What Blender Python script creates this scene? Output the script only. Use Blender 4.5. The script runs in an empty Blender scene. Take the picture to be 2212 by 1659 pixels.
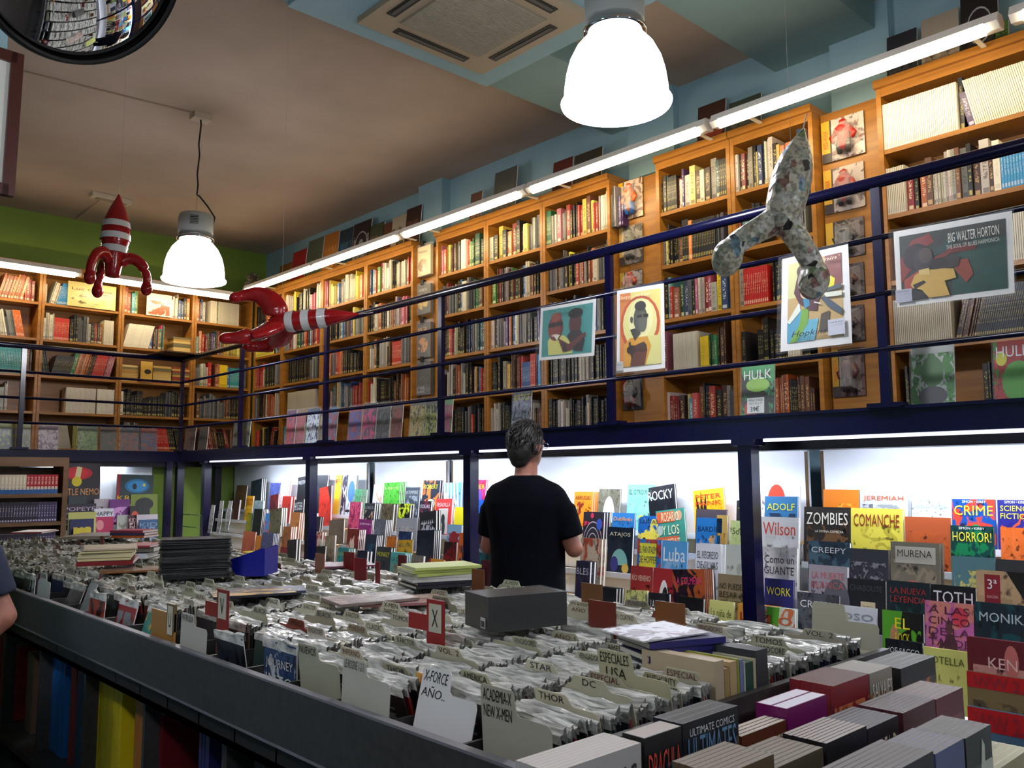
import bpy, math, random
from mathutils import Vector, Matrix, Euler
R = random.Random(7)
SC = bpy.context.scene
COL = SC.collection
H = 1.5                      # eye height of the photographer
# ---------------------------------------------------------------- camera
FPX, YAW, PITCH, ROLL = 1850.0, math.radians(42.9734), math.radians(6.14128), math.radians(0.34027)
_f = Vector((math.sin(YAW)*math.cos(PITCH), math.cos(YAW)*math.cos(PITCH), math.sin(PITCH)))
_r0 = Vector((math.cos(YAW), -math.sin(YAW), 0)); _d0 = _f.cross(_r0)
_c, _s = math.cos(ROLL), math.sin(ROLL)
CR = _c*_r0 + _s*_d0; CD = -_s*_r0 + _c*_d0; CF = _f
cam_d = bpy.data.cameras.new('camera'); cam = bpy.data.objects.new('camera', cam_d); COL.objects.link(cam)
m = Matrix.Identity(4)
for i, a in enumerate((CR, -CD, -CF)):
    for j in range(3): m[j][i] = a[j]
m[2][3] = H
cam.matrix_world = m
cam_d.sensor_width = 36; cam_d.lens = FPX/2212*36; cam_d.clip_start = .02
SC.camera = cam
def ray(x, y): return CR*((x-1106)/FPX) + CD*((y-829.5)/FPX) + CF
def onX(x, y, X): d = ray(x, y); d = d*(X/d.x); return Vector((d.x, d.y, d.z+H))
def onY(x, y, Y): d = ray(x, y); d = d*(Y/d.y); return Vector((d.x, d.y, d.z+H))
def onZ(x, y, z): d = ray(x, y); d = d*((z-H)/d.z); return Vector((d.x, d.y, z))
def proj(P):
    v = Vector(P)-Vector((0, 0, H)); z = v.dot(CF)
    return 1106+FPX*v.dot(CR)/z, 829.5+FPX*v.dot(CD)/z, z
# ---------------------------------------------------------------- world and exposure
W = bpy.data.worlds.new('world'); SC.world = W; W.use_nodes = True
bg = W.node_tree.nodes['Background']; bg.inputs[0].default_value = (.55, .62, .75, 1); bg.inputs[1].default_value = .08
SC.view_settings.view_transform = 'Standard'; SC.view_settings.look = 'None'
SC.view_settings.exposure = EXPO = 0.0; SC.view_settings.gamma = 1; SC.view_settings.use_curve_mapping = False
TUBE_E, DOME_E, UNDER_E = 15.0, 13.0, 30.0
AREA_TUBE, DOME_P, UNDER_P = 7.0, 42.0, 12.5
# ---------------------------------------------------------------- helpers
def lin(c): return c/12.92 if c <= .04045 else ((c+.055)/1.055)**2.4
def hx(s):
    if not isinstance(s, str): return s
    return tuple(lin(int(s[i:i+2], 16)/255) for i in (0, 2, 4))
def jit(c, a=.12):
    c = hx(c); k = 1+R.uniform(-a, a); return tuple(min(1, max(0, v*k*(1+R.uniform(-a, a)*.4))) for v in c)
class MB:
    """collects faces with a colour, a second colour, a material slot and uvs, then links them as ONE mesh object"""
    def __init__(s): s.v = []; s.f = []; s.c = []; s.c2 = []; s.m = []; s.uv = []; s.sm = False
    def face(s, pts, c=(.5,.5,.5), c2=None, mat=0, uv=None):
        n = len(s.v); s.v += [tuple(p) for p in pts]; s.f.append(list(range(n, n+len(pts))))
        s.c.append(hx(c)); s.c2.append(hx(c2) if c2 is not None else hx(c)); s.m.append(mat)
        s.uv += uv if uv else ([(0,0),(1,0),(1,1),(0,1)] if len(pts) == 4 else [(0,0)]*len(pts))
        return s
    def box(s, x0, x1, y0, y1, z0, z1, c=(.5,.5,.5), c2=None, mat=0, M=None, front=None, top=None):
        """front = (colour, colour2, material) for the face at y0, top = the same for the face at z1"""
        P = [Vector(p) for p in ((x0,y0,z0),(x1,y0,z0),(x1,y1,z0),(x0,y1,z0),(x0,y0,z1),(x1,y0,z1),(x1,y1,z1),(x0,y1,z1))]
        if M: P = [M @ p for p in P]
        for k, q in enumerate(((0,1,5,4),(1,2,6,5),(2,3,7,6),(3,0,4,7),(4,5,6,7),(3,2,1,0))):
            a = (c, c2, mat)
            if k == 0 and front: a = front
            if k == 4 and top: a = top
            s.face([P[i] for i in q], *a)
        return s
    def poly(s, O, U, V, pts, c, c2=None, mat=0, n=None, off=0.0006):
        """flat printed shape: pts in the frame O + u*U + v*V, lifted off along n"""
        N = (n or U.cross(V).normalized())*off
        s.face([O+U*p[0]+V*p[1]+N for p in pts], c, c2, mat, [(p[0], p[1]) for p in pts]); return s
    def tube(s, pts, rad, c=(.5,.5,.5), c2=None, mat=0, n=10, cap=True, flat=1.0, up=None):
        """swept tube; rad a number or list; flat squashes the section across 'up'"""
        pts = [Vector(p) for p in pts]; N = len(pts)
        if not isinstance(rad, (list, tuple)): rad = [rad]*N
        rings = []; pu = Vector(up) if up else None
        for i, p in enumerate(pts):
            t = (pts[min(i+1, N-1)]-pts[max(i-1, 0)]).normalized()
            a = pu if pu else (Vector((0,0,1)) if abs(t.z) < .9 else Vector((1,0,0)))
            x = t.cross(a).normalized(); y = x.cross(t).normalized()
            rings.append([p + x*math.cos(2*math.pi*k/n)*rad[i]*flat + y*math.sin(2*math.pi*k/n)*rad[i] for k in range(n)])
        b = len(s.v)
        for r in rings: s.v += [tuple(q) for q in r]
        def add(f):
            s.f.append(f); s.c.append(hx(c)); s.c2.append(hx(c2) if c2 is not None else hx(c)); s.m.append(mat); s.uv += [(0,0)]*len(f)
        for i in range(N-1):
            for k in range(n):
                add([b+i*n+k, b+i*n+(k+1)%n, b+(i+1)*n+(k+1)%n, b+(i+1)*n+k])
        if cap: add([b+k for k in range(n)][::-1]); add([b+(N-1)*n+k for k in range(n)])
        return s
    def lathe(s, prof, c=(.5,.5,.5), mat=0, n=32, M=None, cols=None, c2=None):
        """prof = [(radius, z)], open profile turned about z"""
        b = len(s.v)
        for r, z in prof:
            for k in range(n):
                p = Vector((r*math.cos(2*math.pi*k/n), r*math.sin(2*math.pi*k/n), z))
                s.v.append(tuple(M @ p if M else p))
        for i in range(len(prof)-1):
            for k in range(n):
                s.f.append([b+i*n+k, b+i*n+(k+1)%n, b+(i+1)*n+(k+1)%n, b+(i+1)*n+k])
                cc = cols(i, k) if cols else c
                s.c.append(hx(cc)); s.c2.append(hx(c2) if c2 is not None else hx(cc)); s.m.append(mat); s.uv += [(0,0)]*4
        return s
    def text(s, txt, O, U, V, w, h=None, c=(0,0,0), mat=0, cx=.5, cy=.5, shear=0, fit=True, n=None, off=.0012, bold=.0):
        bold = 0
        """flat lettering centred on O+U*cx+V*cy (U, V whole side vectors); w, h as shares of the sides"""
        vs, tris, tw, th = glyphs(txt, shear, bold)
        lu, lv = U.length, V.length
        sx = w*lu/max(tw, 1e-6); sy = sx if h is None else h*lv/max(th, 1e-6)
        u, v = U.normalized(), V.normalized(); C = O+U*cx+V*cy; N = (n or U.cross(V).normalized())*off
        b = len(s.v); s.v += [tuple(C + u*((p[0]-tw/2)*sx) + v*((p[1]-th/2)*sy) + N) for p in vs]
        for t in tris:
            s.f.append([b+i for i in t]); s.c.append(hx(c)); s.c2.append(hx(c)); s.m.append(mat); s.uv += [(0,0)]*3
        return s
    def build(s, name, mats, parent=None, smooth=False, origin=None):
        me = bpy.data.meshes.new(name); o3 = Vector(origin) if origin else None
        vs = s.v if o3 is None else [tuple(Vector(v)-o3) for v in s.v]
        me.from_pydata(vs, [], s.f)
        if not isinstance(mats, (list, tuple)): mats = [mats]
        for mt in mats: me.materials.append(mt)
        me.polygons.foreach_set('material_index', s.m)
        for nm, cs in (('Col', s.c), ('Col2', s.c2)):
            at = me.color_attributes.new(nm, 'FLOAT_COLOR', 'CORNER'); buf = []
            for f, c in zip(s.f, cs): buf += [c[0], c[1], c[2], 1.0]*len(f)
            at.data.foreach_set('color', buf)
        ul = me.uv_layers.new(name='UVMap'); fl = []
        for u in s.uv: fl += [u[0], u[1]]
        ul.data.foreach_set('uv', fl)
        if smooth: me.polygons.foreach_set('use_smooth', [True]*len(s.f))
        me.update()
        ob = bpy.data.objects.new(name, me); COL.objects.link(ob)
        if parent: ob.parent = parent
        if o3 is not None: ob.location = o3
        return ob
_g = {}
def glyphs(txt, shear=0, bold=0.0):
    k = (txt, shear, bold)
    if k in _g: return _g[k]
    cu = bpy.data.curves.new('t', 'FONT'); cu.body = txt; cu.shear = shear; cu.offset = bold; cu.resolution_u = 2; cu.space_line = .8; cu.align_x = 'CENTER'
    ob = bpy.data.objects.new('t', cu); COL.objects.link(ob)
    dg = bpy.context.evaluated_depsgraph_get(); ev = ob.evaluated_get(dg); me = ev.to_mesh()
    vs = [(v.co.x, v.co.y) for v in me.vertices]; me.calc_loop_triangles(); tris = [tuple(t.vertices) for t in me.loop_triangles]
    ev.to_mesh_clear(); bpy.data.objects.remove(ob); bpy.data.curves.remove(cu)
    if not vs: vs = [(0, 0)]
    x0 = min(v[0] for v in vs); y0 = min(v[1] for v in vs); x1 = max(v[0] for v in vs); y1 = max(v[1] for v in vs)
    _g[k] = ([(a-x0, b-y0) for a, b in vs], tris, x1-x0, y1-y0); return _g[k]
def tag(o, label=None, cat=None, group=None, kind=None):
    if label: o['label'] = label
    if cat: o['category'] = cat
    if group: o['group'] = group
    if kind: o['kind'] = kind
    return o
def empty(name, loc=(0,0,0), rot=(0,0,0)):
    o = bpy.data.objects.new(name, None); COL.objects.link(o); o.location = loc; o.rotation_euler = rot; return o
def struct(mb, name, mats, **k): return tag(mb.build(name, mats, **k), kind='structure')
def ordinal(n):
    w = ['first','second','third','fourth','fifth','sixth','seventh','eighth','ninth','tenth','eleventh','twelfth']
    return w[n-1] if n <= 12 else '%d%s' % (n, 'th' if 10 <= n % 100 <= 20 else {1:'st',2:'nd',3:'rd'}.get(n % 10, 'th'))
# ---------------------------------------------------------------- materials
def mat(name, col=(.5,.5,.5), rough=.5, metal=0, **k):
    m = bpy.data.materials.new(name); m.use_nodes = True
    b = m.node_tree.nodes['Principled BSDF']; b.inputs['Base Color'].default_value = (*hx(col), 1)
    b.inputs['Roughness'].default_value = rough; b.inputs['Metallic'].default_value = metal
    for a, v in k.items(): b.inputs[a.replace('_', ' ')].default_value = v
    return m
def N(m, t, **k):
    n = m.node_tree.nodes.new(t)
    for a, v in k.items(): setattr(n, a, v)
    return n
def L(m, a, b): m.node_tree.links.new(a, b)
def bsdf(m): return m.node_tree.nodes['Principled BSDF']
def noise_mix(m, c1, c2, scale=5, detail=4, stretch=None, lo=.35, hi=.65, bump=0, coord='Object', bscale=None):
    tc = N(m, 'ShaderNodeTexCoord'); src = tc.outputs[coord]
    if stretch:
        mp = N(m, 'ShaderNodeMapping'); mp.inputs['Scale'].default_value = stretch; L(m, src, mp.inputs[0]); src = mp.outputs[0]
    nz = N(m, 'ShaderNodeTexNoise'); nz.inputs['Scale'].default_value = scale; nz.inputs['Detail'].default_value = detail; L(m, src, nz.inputs['Vector'])
    rp = N(m, 'ShaderNodeValToRGB'); rp.color_ramp.elements[0].position = lo; rp.color_ramp.elements[1].position = hi
    rp.color_ramp.elements[0].color = (*hx(c1), 1); rp.color_ramp.elements[1].color = (*hx(c2), 1)
    L(m, nz.outputs['Fac'], rp.inputs[0]); L(m, rp.outputs[0], bsdf(m).inputs['Base Color'])
    if bump:
        nb = N(m, 'ShaderNodeTexNoise'); nb.inputs['Scale'].default_value = bscale or scale*6; nb.inputs['Detail'].default_value = 3; L(m, src, nb.inputs['Vector'])
        bp = N(m, 'ShaderNodeBump'); bp.inputs['Strength'].default_value = bump; bp.inputs['Distance'].default_value = .01
        L(m, nb.outputs['Fac'], bp.inputs['Height']); L(m, bp.outputs[0], bsdf(m).inputs['Normal'])
    return m
def attr(m, n): a = N(m, 'ShaderNodeAttribute'); a.attribute_name = n; return a
def colmat(name, rough=.4, **k):
    m = mat(name, rough=rough, **k); L(m, attr(m, 'Col').outputs['Color'], bsdf(m).inputs['Base Color']); return m
PRINT = colmat('printed_paper', .42)
GLOSS = colmat('glossy_card', .16)
MATTE = colmat('matte_paint', .75)
def spine_mat():
    m = mat('book_spine', rough=.38); a = attr(m, 'Col'); b = attr(m, 'Col2'); tc = N(m, 'ShaderNodeTexCoord')
    sp = N(m, 'ShaderNodeSeparateXYZ'); L(m, tc.outputs['UV'], sp.inputs[0])
    def mth(op, x, y=None, z=None):
        n = N(m, 'ShaderNodeMath', operation=op)
        for i, q in enumerate((x, y, z)):
            if q is None: continue
            if isinstance(q, (int, float)): n.inputs[i].default_value = q
            else: L(m, q, n.inputs[i])
        return n.outputs[0]
    # title glyph strip along the middle of the spine
    cm = N(m, 'ShaderNodeCombineXYZ'); L(m, mth('MULTIPLY', sp.outputs[0], 3.0), cm.inputs[0]); L(m, mth('MULTIPLY', sp.outputs[1], 38.0), cm.inputs[1])
    oi = N(m, 'ShaderNodeVectorMath', operation='MULTIPLY_ADD'); L(m, a.outputs['Color'], oi.inputs[0]); oi.inputs[1].default_value = (97, 61, 43); L(m, cm.outputs[0], oi.inputs[2])
    nz = N(m, 'ShaderNodeTexNoise'); nz.inputs['Scale'].default_value = 1.0; nz.inputs['Detail'].default_value = 1; L(m, oi.outputs[0], nz.inputs['Vector'])
    t = mth('GREATER_THAN', nz.outputs['Fac'], .53)
    inx = mth('LESS_THAN', mth('ABSOLUTE', mth('SUBTRACT', sp.outputs[0], .5)), .24)
    iny = mth('LESS_THAN', mth('ABSOLUTE', mth('SUBTRACT', sp.outputs[1], .56)), .27)
    title = mth('MULTIPLY', mth('MULTIPLY', t, inx), iny)
    lg = mth('MULTIPLY', mth('LESS_THAN', mth('ABSOLUTE', mth('SUBTRACT', sp.outputs[1], .085)), .045), mth('LESS_THAN', mth('ABSOLUTE', mth('SUBTRACT', sp.outputs[0], .5)), .33))
    fac = mth('MAXIMUM', title, lg)
    mx = N(m, 'ShaderNodeMix', data_type='RGBA'); L(m, fac, mx.inputs['Factor']); L(m, a.outputs['Color'], mx.inputs['A']); L(m, b.outputs['Color'], mx.inputs['B'])
    L(m, mx.outputs['Result'], bsdf(m).inputs['Base Color']); return m
SPINE = spine_mat()
def art_mat(name, scale, rough=.3):
    """painted cover picture: patches of the two printed colours, a mid tone and ink"""
    m = mat(name, rough=rough); a = attr(m, 'Col'); b = attr(m, 'Col2'); tc = N(m, 'ShaderNodeTexCoord')
    ad = N(m, 'ShaderNodeVectorMath', operation='MULTIPLY_ADD'); L(m, a.outputs['Color'], ad.inputs[0]); ad.inputs[1].default_value = (31, 47, 59)
    ad2 = N(m, 'ShaderNodeVectorMath', operation='MULTIPLY_ADD'); L(m, b.outputs['Color'], ad2.inputs[0]); ad2.inputs[1].default_value = (23, 71, 13); L(m, tc.outputs['UV'], ad2.inputs[2]); L(m, ad2.outputs[0], ad.inputs[2])
    nz = N(m, 'ShaderNodeTexNoise'); nz.inputs['Scale'].default_value = scale; nz.inputs['Detail'].default_value = 2.5; nz.inputs['Distortion'].default_value = .9; L(m, ad.outputs[0], nz.inputs['Vector'])
    r1 = N(m, 'ShaderNodeValToRGB'); r1.color_ramp.interpolation = 'EASE'; r1.color_ramp.elements[0].position = .51; r1.color_ramp.elements[1].position = .57; L(m, nz.outputs['Fac'], r1.inputs[0])
    mx = N(m, 'ShaderNodeMix', data_type='RGBA'); L(m, r1.outputs[0], mx.inputs['Factor']); L(m, a.outputs['Color'], mx.inputs['A']); L(m, b.outputs['Color'], mx.inputs['B'])
    n2 = N(m, 'ShaderNodeTexNoise'); n2.inputs['Scale'].default_value = scale*2.3; n2.inputs['Detail'].default_value = 3; L(m, ad.outputs[0], n2.inputs['Vector'])
    r2 = N(m, 'ShaderNodeValToRGB'); e = r2.color_ramp.elements; e[0].position = .33; e[0].color = (.22, .20, .22, 1); e[1].position = .42; e[1].color = (1, 1, 1, 1); L(m, n2.outputs['Fac'], r2.inputs[0])
    mu = N(m, 'ShaderNodeMix', data_type='RGBA', blend_type='MULTIPLY'); mu.inputs['Factor'].default_value = 1; L(m, mx.outputs['Result'], mu.inputs['A']); L(m, r2.outputs[0], mu.inputs['B'])
    L(m, mu.outputs['Result'], bsdf(m).inputs['Base Color']); return m
ART = art_mat('painted_cover', 3.2); ARTF = art_mat('painted_cover_fine', 6.5)
WOOD = noise_mix(mat('orange_beech_veneer', rough=.38), '85561c', 'a87028', 3, 5, (1, 1, 9), .3, .75)
WOODB = noise_mix(mat('walnut_brown_laminate', rough=.45), '5e4126', '775636', 3, 5, (1, 1, 9), .3, .75)
NAVY = mat('navy_gloss_enamel', '08082e', .22); NAVYD = mat('dark_navy_enamel', '06061c', .35)
PLASTER = noise_mix(mat('tan_ceiling_plaster', rough=.9), 'ab9887', 'b8a594', 1.2, 3, bump=.08, bscale=60)
BLUEW = noise_mix(mat('sky_blue_wall_paint', rough=.7), '88aab4', '95b6c0', 1.5, 3, bump=.03, bscale=80)
GREENW = noise_mix(mat('olive_green_wall_paint', rough=.7), '6f8a2e', '7b963a', 1.5, 3, bump=.03, bscale=80)
TEALW = noise_mix(mat('grey_teal_beam_paint', rough=.7), '74908f', '809c9a', 1.5, 3)
WHITEP = mat('white_laminate', 'eef2f8', .35)
FLOOR = noise_mix(mat('dark_terrazzo', rough=.5), '2c2724', '453e38', 30, 4)
GREYT = noise_mix(mat('charcoal_laminate', rough=.45), '2e2e2e', '393938', 40, 3)
GREYE = mat('grey_edge_band', '6a6a70', .5)
BLACKM = mat('black_rubber', '0c0c0e', .6)
CHROME = mat('polished_chrome', 'd0d0d4', .08, 1)
CREAMM = mat('cream_plastic', 'b8ac98', .45)
GREYM = mat('light_grey_enamel', '9aa09c', .4)
DARKG = mat('dark_slot', '141414', .6)
def emis(name, col, s):
    m = mat(name, col, .4); b = bsdf(m); b.inputs['Emission Color'].default_value = (*hx(col), 1); b.inputs['Emission Strength'].default_value = s; return m
TUBE_M = emis('lit_warm_tube', 'fff0d0', TUBE_E); DOME_M = emis('lit_opal_dome', 'f6f6ff', DOME_E); UNDER_M = emis('lit_cool_tube', 'e4ecff', UNDER_E)
def plastic(name, alpha, rough=.08, col='ffffff', bump=.6):
    m = mat(name, col, rough); b = bsdf(m); b.inputs['Alpha'].default_value = alpha
    tc = N(m, 'ShaderNodeTexCoord'); nb = N(m, 'ShaderNodeTexNoise'); nb.inputs['Scale'].default_value = 16; nb.inputs['Detail'].default_value = 3; L(m, tc.outputs['Object'], nb.inputs['Vector'])
    bp = N(m, 'ShaderNodeBump'); bp.inputs['Strength'].default_value = bump; bp.inputs['Distance'].default_value = .02; L(m, nb.outputs['Fac'], bp.inputs['Height']); L(m, bp.outputs[0], b.inputs['Normal']); return m
SLEEVE = plastic('clear_sleeve', .05, .12); BLISTER = plastic('clear_blister', .14, .06)
def bag_mat():
    m = mat('crinkled_bag_plastic', rough=.17); b = bsdf(m); a = attr(m, 'Col'); tc = N(m, 'ShaderNodeTexCoord')
    mp = N(m, 'ShaderNodeMapping'); mp.inputs['Scale'].default_value = (3.2, 3.0, 1); L(m, tc.outputs['UV'], mp.inputs[0])
    ad = N(m, 'ShaderNodeVectorMath', operation='MULTIPLY_ADD'); L(m, a.outputs['Color'], ad.inputs[0]); ad.inputs[1].default_value = (197, 261, 143); L(m, mp.outputs[0], ad.inputs[2])
    nz = N(m, 'ShaderNodeTexNoise'); nz.inputs['Scale'].default_value = 1; nz.inputs['Detail'].default_value = 3; L(m, ad.outputs[0], nz.inputs['Vector'])
    r = N(m, 'ShaderNodeValToRGB'); r.color_ramp.elements[0].position = .35; r.color_ramp.elements[1].position = .68; r.color_ramp.elements[0].color = (.38, .39, .38, 1); r.color_ramp.elements[1].color = (1, 1, 1, 1); L(m, nz.outputs['Fac'], r.inputs[0])
    mu = N(m, 'ShaderNodeMix', data_type='RGBA', blend_type='MULTIPLY'); mu.inputs['Factor'].default_value = 1; L(m, a.outputs['Color'], mu.inputs['A']); L(m, r.outputs[0], mu.inputs['B']); L(m, mu.outputs['Result'], b.inputs['Base Color'])
    bp = N(m, 'ShaderNodeBump'); bp.inputs['Strength'].default_value = .5; bp.inputs['Distance'].default_value = .012; L(m, nz.outputs['Fac'], bp.inputs['Height']); L(m, bp.outputs[0], b.inputs['Normal']); return m
BAG = bag_mat()
# ================================================================ large lamps' area lights (inside their fixtures)
PB, YB, PR, YR, CZ = 4.70, 9.65, 3.52, 8.82, H+2.83; ZTOP = H+2.15
TUBES_R = [(-.30, 1.14), (1.31, 2.80), (2.96, 4.43), (4.58, 6.04), (6.18, 7.60), (7.66, 9.12)]
TUBES_B = [(1.12, 2.58), (2.80, 4.22)]
TX, TZ, TY, TZB = 4.38, H+2.15, 9.33, H+2.09
def area(name, loc, rot, sx, sy, e, col):
    l = bpy.data.lights.new(name, 'AREA'); l.shape = 'RECTANGLE'; l.size = sx; l.size_y = sy; l.energy = e; l.color = col
    o = bpy.data.objects.new(name, l); COL.objects.link(o); o.location = loc; o.rotation_euler = rot; return o
WARM, COOL = (1, .75, .40), (.80, .88, 1)
# ================================================================ shell
b = MB().box(-4, 9, -4, 12, -.1, 0); struct(b, 'floor', FLOOR)
b = MB().box(-4, 9, -4, 12, CZ, CZ+.1); struct(b, 'ceiling', PLASTER)
b = MB().box(5.0, 5.1, -4, 9.95, 0, CZ); struct(b, 'wall_right', BLUEW)
b = MB().box(-4, 5.1, 9.95, 10.05, 0, CZ); struct(b, 'wall_back', GREENW)
b = MB().box(-4.1, -4, -4, 10.05, 0, CZ); struct(b, 'wall_left', BLUEW)
b = MB().box(-4.1, 5.1, -4.1, -4, 0, CZ); struct(b, 'wall_front', BLUEW)
b = MB().box(1.2, 4.22, 9.0, 9.06, 0, H+.12); struct(b, 'wall_under_gallery', GREENW)
# pilasters on the long wall
for i, (y0, y1) in enumerate(((6.22, 6.59), (3.56, 3.98), (2.0, 2.37))):
    struct(MB().box(4.93 if i else 4.90, 5.0, y0, y1, ZTOP+.07, CZ), 'trim_%d' % (i+1), BLUEW)
struct(MB().box(-1, 5, 3.62, 4.20, H+2.66, CZ), 'beam_1', TEALW)
struct(MB().box(-1, 5, 2.08, 2.78, H+2.66, CZ), 'beam_2', TEALW)
struct(MB().box(2.2, 3.69, 2.7, 4.20, H+2.64, CZ), 'soffit_1', BLUEW)
struct(MB().box(-1.0, .81, 4.05, 4.4, 0, CZ), 'column_1', BLUEW)
# hairline cracks and surface cable on the ceiling
for pts in (((1.32, 6.49), (2.62, 6.36)), ):
    b = MB().box(-.0, 1, -.5, .5, -.5, .5) if 0 else MB()
    p0, p1 = Vector((*pts[0], CZ-.006)), Vector((*pts[1], CZ-.006)); b.tube([p0, p1], .006, 'a58f78', n=6)
    tag(b.build('surface_cable', MATTE), 'thin painted cable running across the tan ceiling to the far pendant lamp', 'cable')
a_, b_ = onZ(110, 515, CZ-.004), onZ(222, 428, CZ-.004)
tag(MB().tube([a_, b_], .008, 'b5a38c', n=6).build('surface_cable', MATTE), 'thin cable on the ceiling between the small fixture and the green wall', 'cable')
# ================================================================ gallery (mezzanine walkway)
g = empty('gallery_walkway', (PR, 0, H)); tag(g, 'navy blue steel gallery walkway running along both walls above the racks', 'walkway')
MB().box(PR, PR+.06, -2, YR, H+.165, H+.272).box(PR-.012, PR, -2, YR, H+.262, H+.276).build('edge_beam', NAVY, g).location = (-PR, 0, -H)
MB().box(.0, PR+.06, YR, YR+.06, H+.165, H+.272).build('edge_beam', NAVY, g).location = (-PR, 0, -H)
MB().box(PR+.06, 4.98, -2, 9.9, H+.20, H+.24).box(.0, PR+.06, YR+.06, 9.9, H+.20, H+.24).build('deck', NAVYD, g).location = (-PR, 0, -H)
MB().box(3.72, 3.80, -2, 8.95, H+.115, H+.20).build('inner_joist', NAVYD, g).location = (-PR, 0, -H)
MB().box(.0, 3.7, 8.86, 8.92, H+.115, H+.20).build('inner_joist', NAVYD, g).location = (-PR, 0, -H)
for y in (0.17, 2.19, 4.20, 6.19, 8.20):
    for x0 in (3.8,):
        MB().box(3.8, 4.95, y-.02, y+.04, H+.13, H+.20).build('cross_joist', NAVYD, g).location = (-PR, 0, -H)
def gal(mb, nm, mt=NAVY):
    o = mb.build(nm, mt, g); o.location = (-PR, 0, -H); return o
for y in (0.17, 2.19, 4.20, 6.19, 8.20, 8.86):
    yy = y; gal(MB().box(PR-.005, PR+.065, yy-.035, yy+.035, 0, H+.165).box(PR-.02, PR+.08, yy-.06, yy+.06, H+.135, H+.165), 'post')
gal(MB().box(3.40, 3.46, YR+.0, YR+.06, 0, H+.165), 'post')
gal(MB().box(3.95, 4.02, 8.9, 8.96, 0, H+.165), 'post', NAVYD)
# railing
rg = empty('gallery_railing', (PR, 0, H)); tag(rg, 'navy blue tubular railing with four horizontal bars around the gallery', 'railing')
def rail(mb, nm, mt=NAVY):
    o = mb.build(nm, mt, rg, smooth=False); o.location = (-PR, 0, -H); return o
RZ = (1.225, .985, .745, .515)
for i, z in enumerate(RZ):
    r = .026 if i == 0 else .0125
    b = MB().tube([(PR, -2, H+z), (PR, YR, H+z), (0.0, YR, H+z)], r, n=12) if i else MB().tube([(PR, -2, H+z), (PR, YR, H+z)], r, n=14).tube([(PR, YR, H+z), (0, YR, H+z)], r, n=14)
    o = rail(b, 'handrail' if i == 0 else 'rail_bar'); o.data.polygons.foreach_set('use_smooth', [True]*len(o.data.polygons))
for y in (.04, 1.52, 3.0, 4.48, 5.95, 7.45, YR):
    rail(MB().box(PR-.008, PR+.022, y-.02, y+.02, H+.27, H+1.205).box(PR-.03, PR+.05, y-.07, y+.07, H+.27, H+.29), 'baluster')
for x in (2.05, .6):
    rail(MB().box(x-.02, x+.02, YR-.008, YR+.022, H+.27, H+1.205).box(x-.07, x+.07, YR-.03, YR+.05, H+.27, H+.29), 'baluster')
# cool tubes under the gallery
for i, (y0, y1) in enumerate(((0.3, 2.05), (2.3, 4.1), (4.3, 6.1), (6.3, 8.1))):
    t = empty('strip_light', (3.90, (y0+y1)/2, H+.19)); tag(t, 'cool white strip light under the gallery, %s bay from the right' % ordinal(i+1), 'strip light', 'strip lights under the gallery')
    hl = (y1-y0)/2
    MB().box(-.03, .03, -hl, hl, -.02, .008).build('housing', GREYM, t)
    MB().box(-.02, .02, -hl+.03, hl-.03, -.04, -.021).build('diffuser', UNDER_M, t)
    area('strip_lamp', (3.90, (y0+y1)/2, H+.13), (0, math.radians(14), 0), .05, y1-y0-.1, UNDER_P, COOL)
t = empty('strip_light', (2.75, 8.96, H+.19)); tag(t, 'cool white strip light under the gallery above the big albums on the back wall', 'strip light', 'strip lights under the gallery')
MB().box(-.5, .3, -.03, .03, -.02, .008).build('housing', GREYM, t); MB().box(-.48, .28, -.02, .02, -.04, -.021).build('diffuser', UNDER_M, t)
area('strip_lamp', (2.65, 8.93, H+.13), (0, 0, 0), .7, .05, UNDER_P*.35, COOL)
# glowing strips imitating tube light seen through at the beam's lower edge
for i, (y0, y1) in enumerate(((0.25, 2.1), (2.28, 4.1), (4.3, 6.1), (6.28, 8.1))):
    tag(MB().box(PR+.012, PR+.03, y0, y1, H+.150, H+.164).build('imitated_light_line', emis('imitated_light_glow_%d' % i, 'e4e8ff', 1.6)), 'glowing strip imitating tube light seen under the navy beam, %s from the right' % ordinal(i+1), 'imitated light', 'glowing strips imitating light under the beam')
# ================================================================ warm tube fixtures over the bookcases
def tube_fixture(length, lab, name='fluorescent_fixture'):
    t = empty(name); tag(t, lab, 'light fixture', 'warm tube fixtures above the bookcases'); h = length/2
    # housing: five-sided profile along local x, lamp face looks down and toward -y
    prof = [(-.055, -.005), (-.03, .045), (.03, .05), (.06, .02), (.05, -.02), (-.02, -.035)]
    b = MB(); P = [[Vector((x, p[0], p[1])) for p in prof] for x in (-h-.06, h+.06)]
    for k in range(6): b.face([P[0][k], P[1][k], P[1][(k+1) % 6], P[0][(k+1) % 6]], 'e4ddd2')
    b.face(P[0], 'e4ddd2'); b.face(P[1][::-1], 'e4ddd2'); b.build('housing', MATTE, t)
    b = MB().tube([(-h, -.03, -.022), (h, -.03, -.022)], .032, n=14); o = b.build('diffuser', TUBE_M, t, smooth=True)
    for x in (-h+.1, h-.1): MB().box(x-.012, x+.012, .045, .27, .03, .038, 'c9c2b6').build('bracket', MATTE, t)
    return t
for i, (y0, y1) in enumerate(TUBES_R):
    t = tube_fixture(y1-y0, 'warm white tube fixture on the long wall, %s from the right' % ordinal(i+1)); t.location = (TX, (y0+y1)/2, TZ); t.rotation_euler = (0, 0, -math.pi/2)
    area('tube_lamp', (TX+.02, (y0+y1)/2, TZ-.075), (0, math.radians(-50), 0), .05, y1-y0, AREA_TUBE, WARM)
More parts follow.
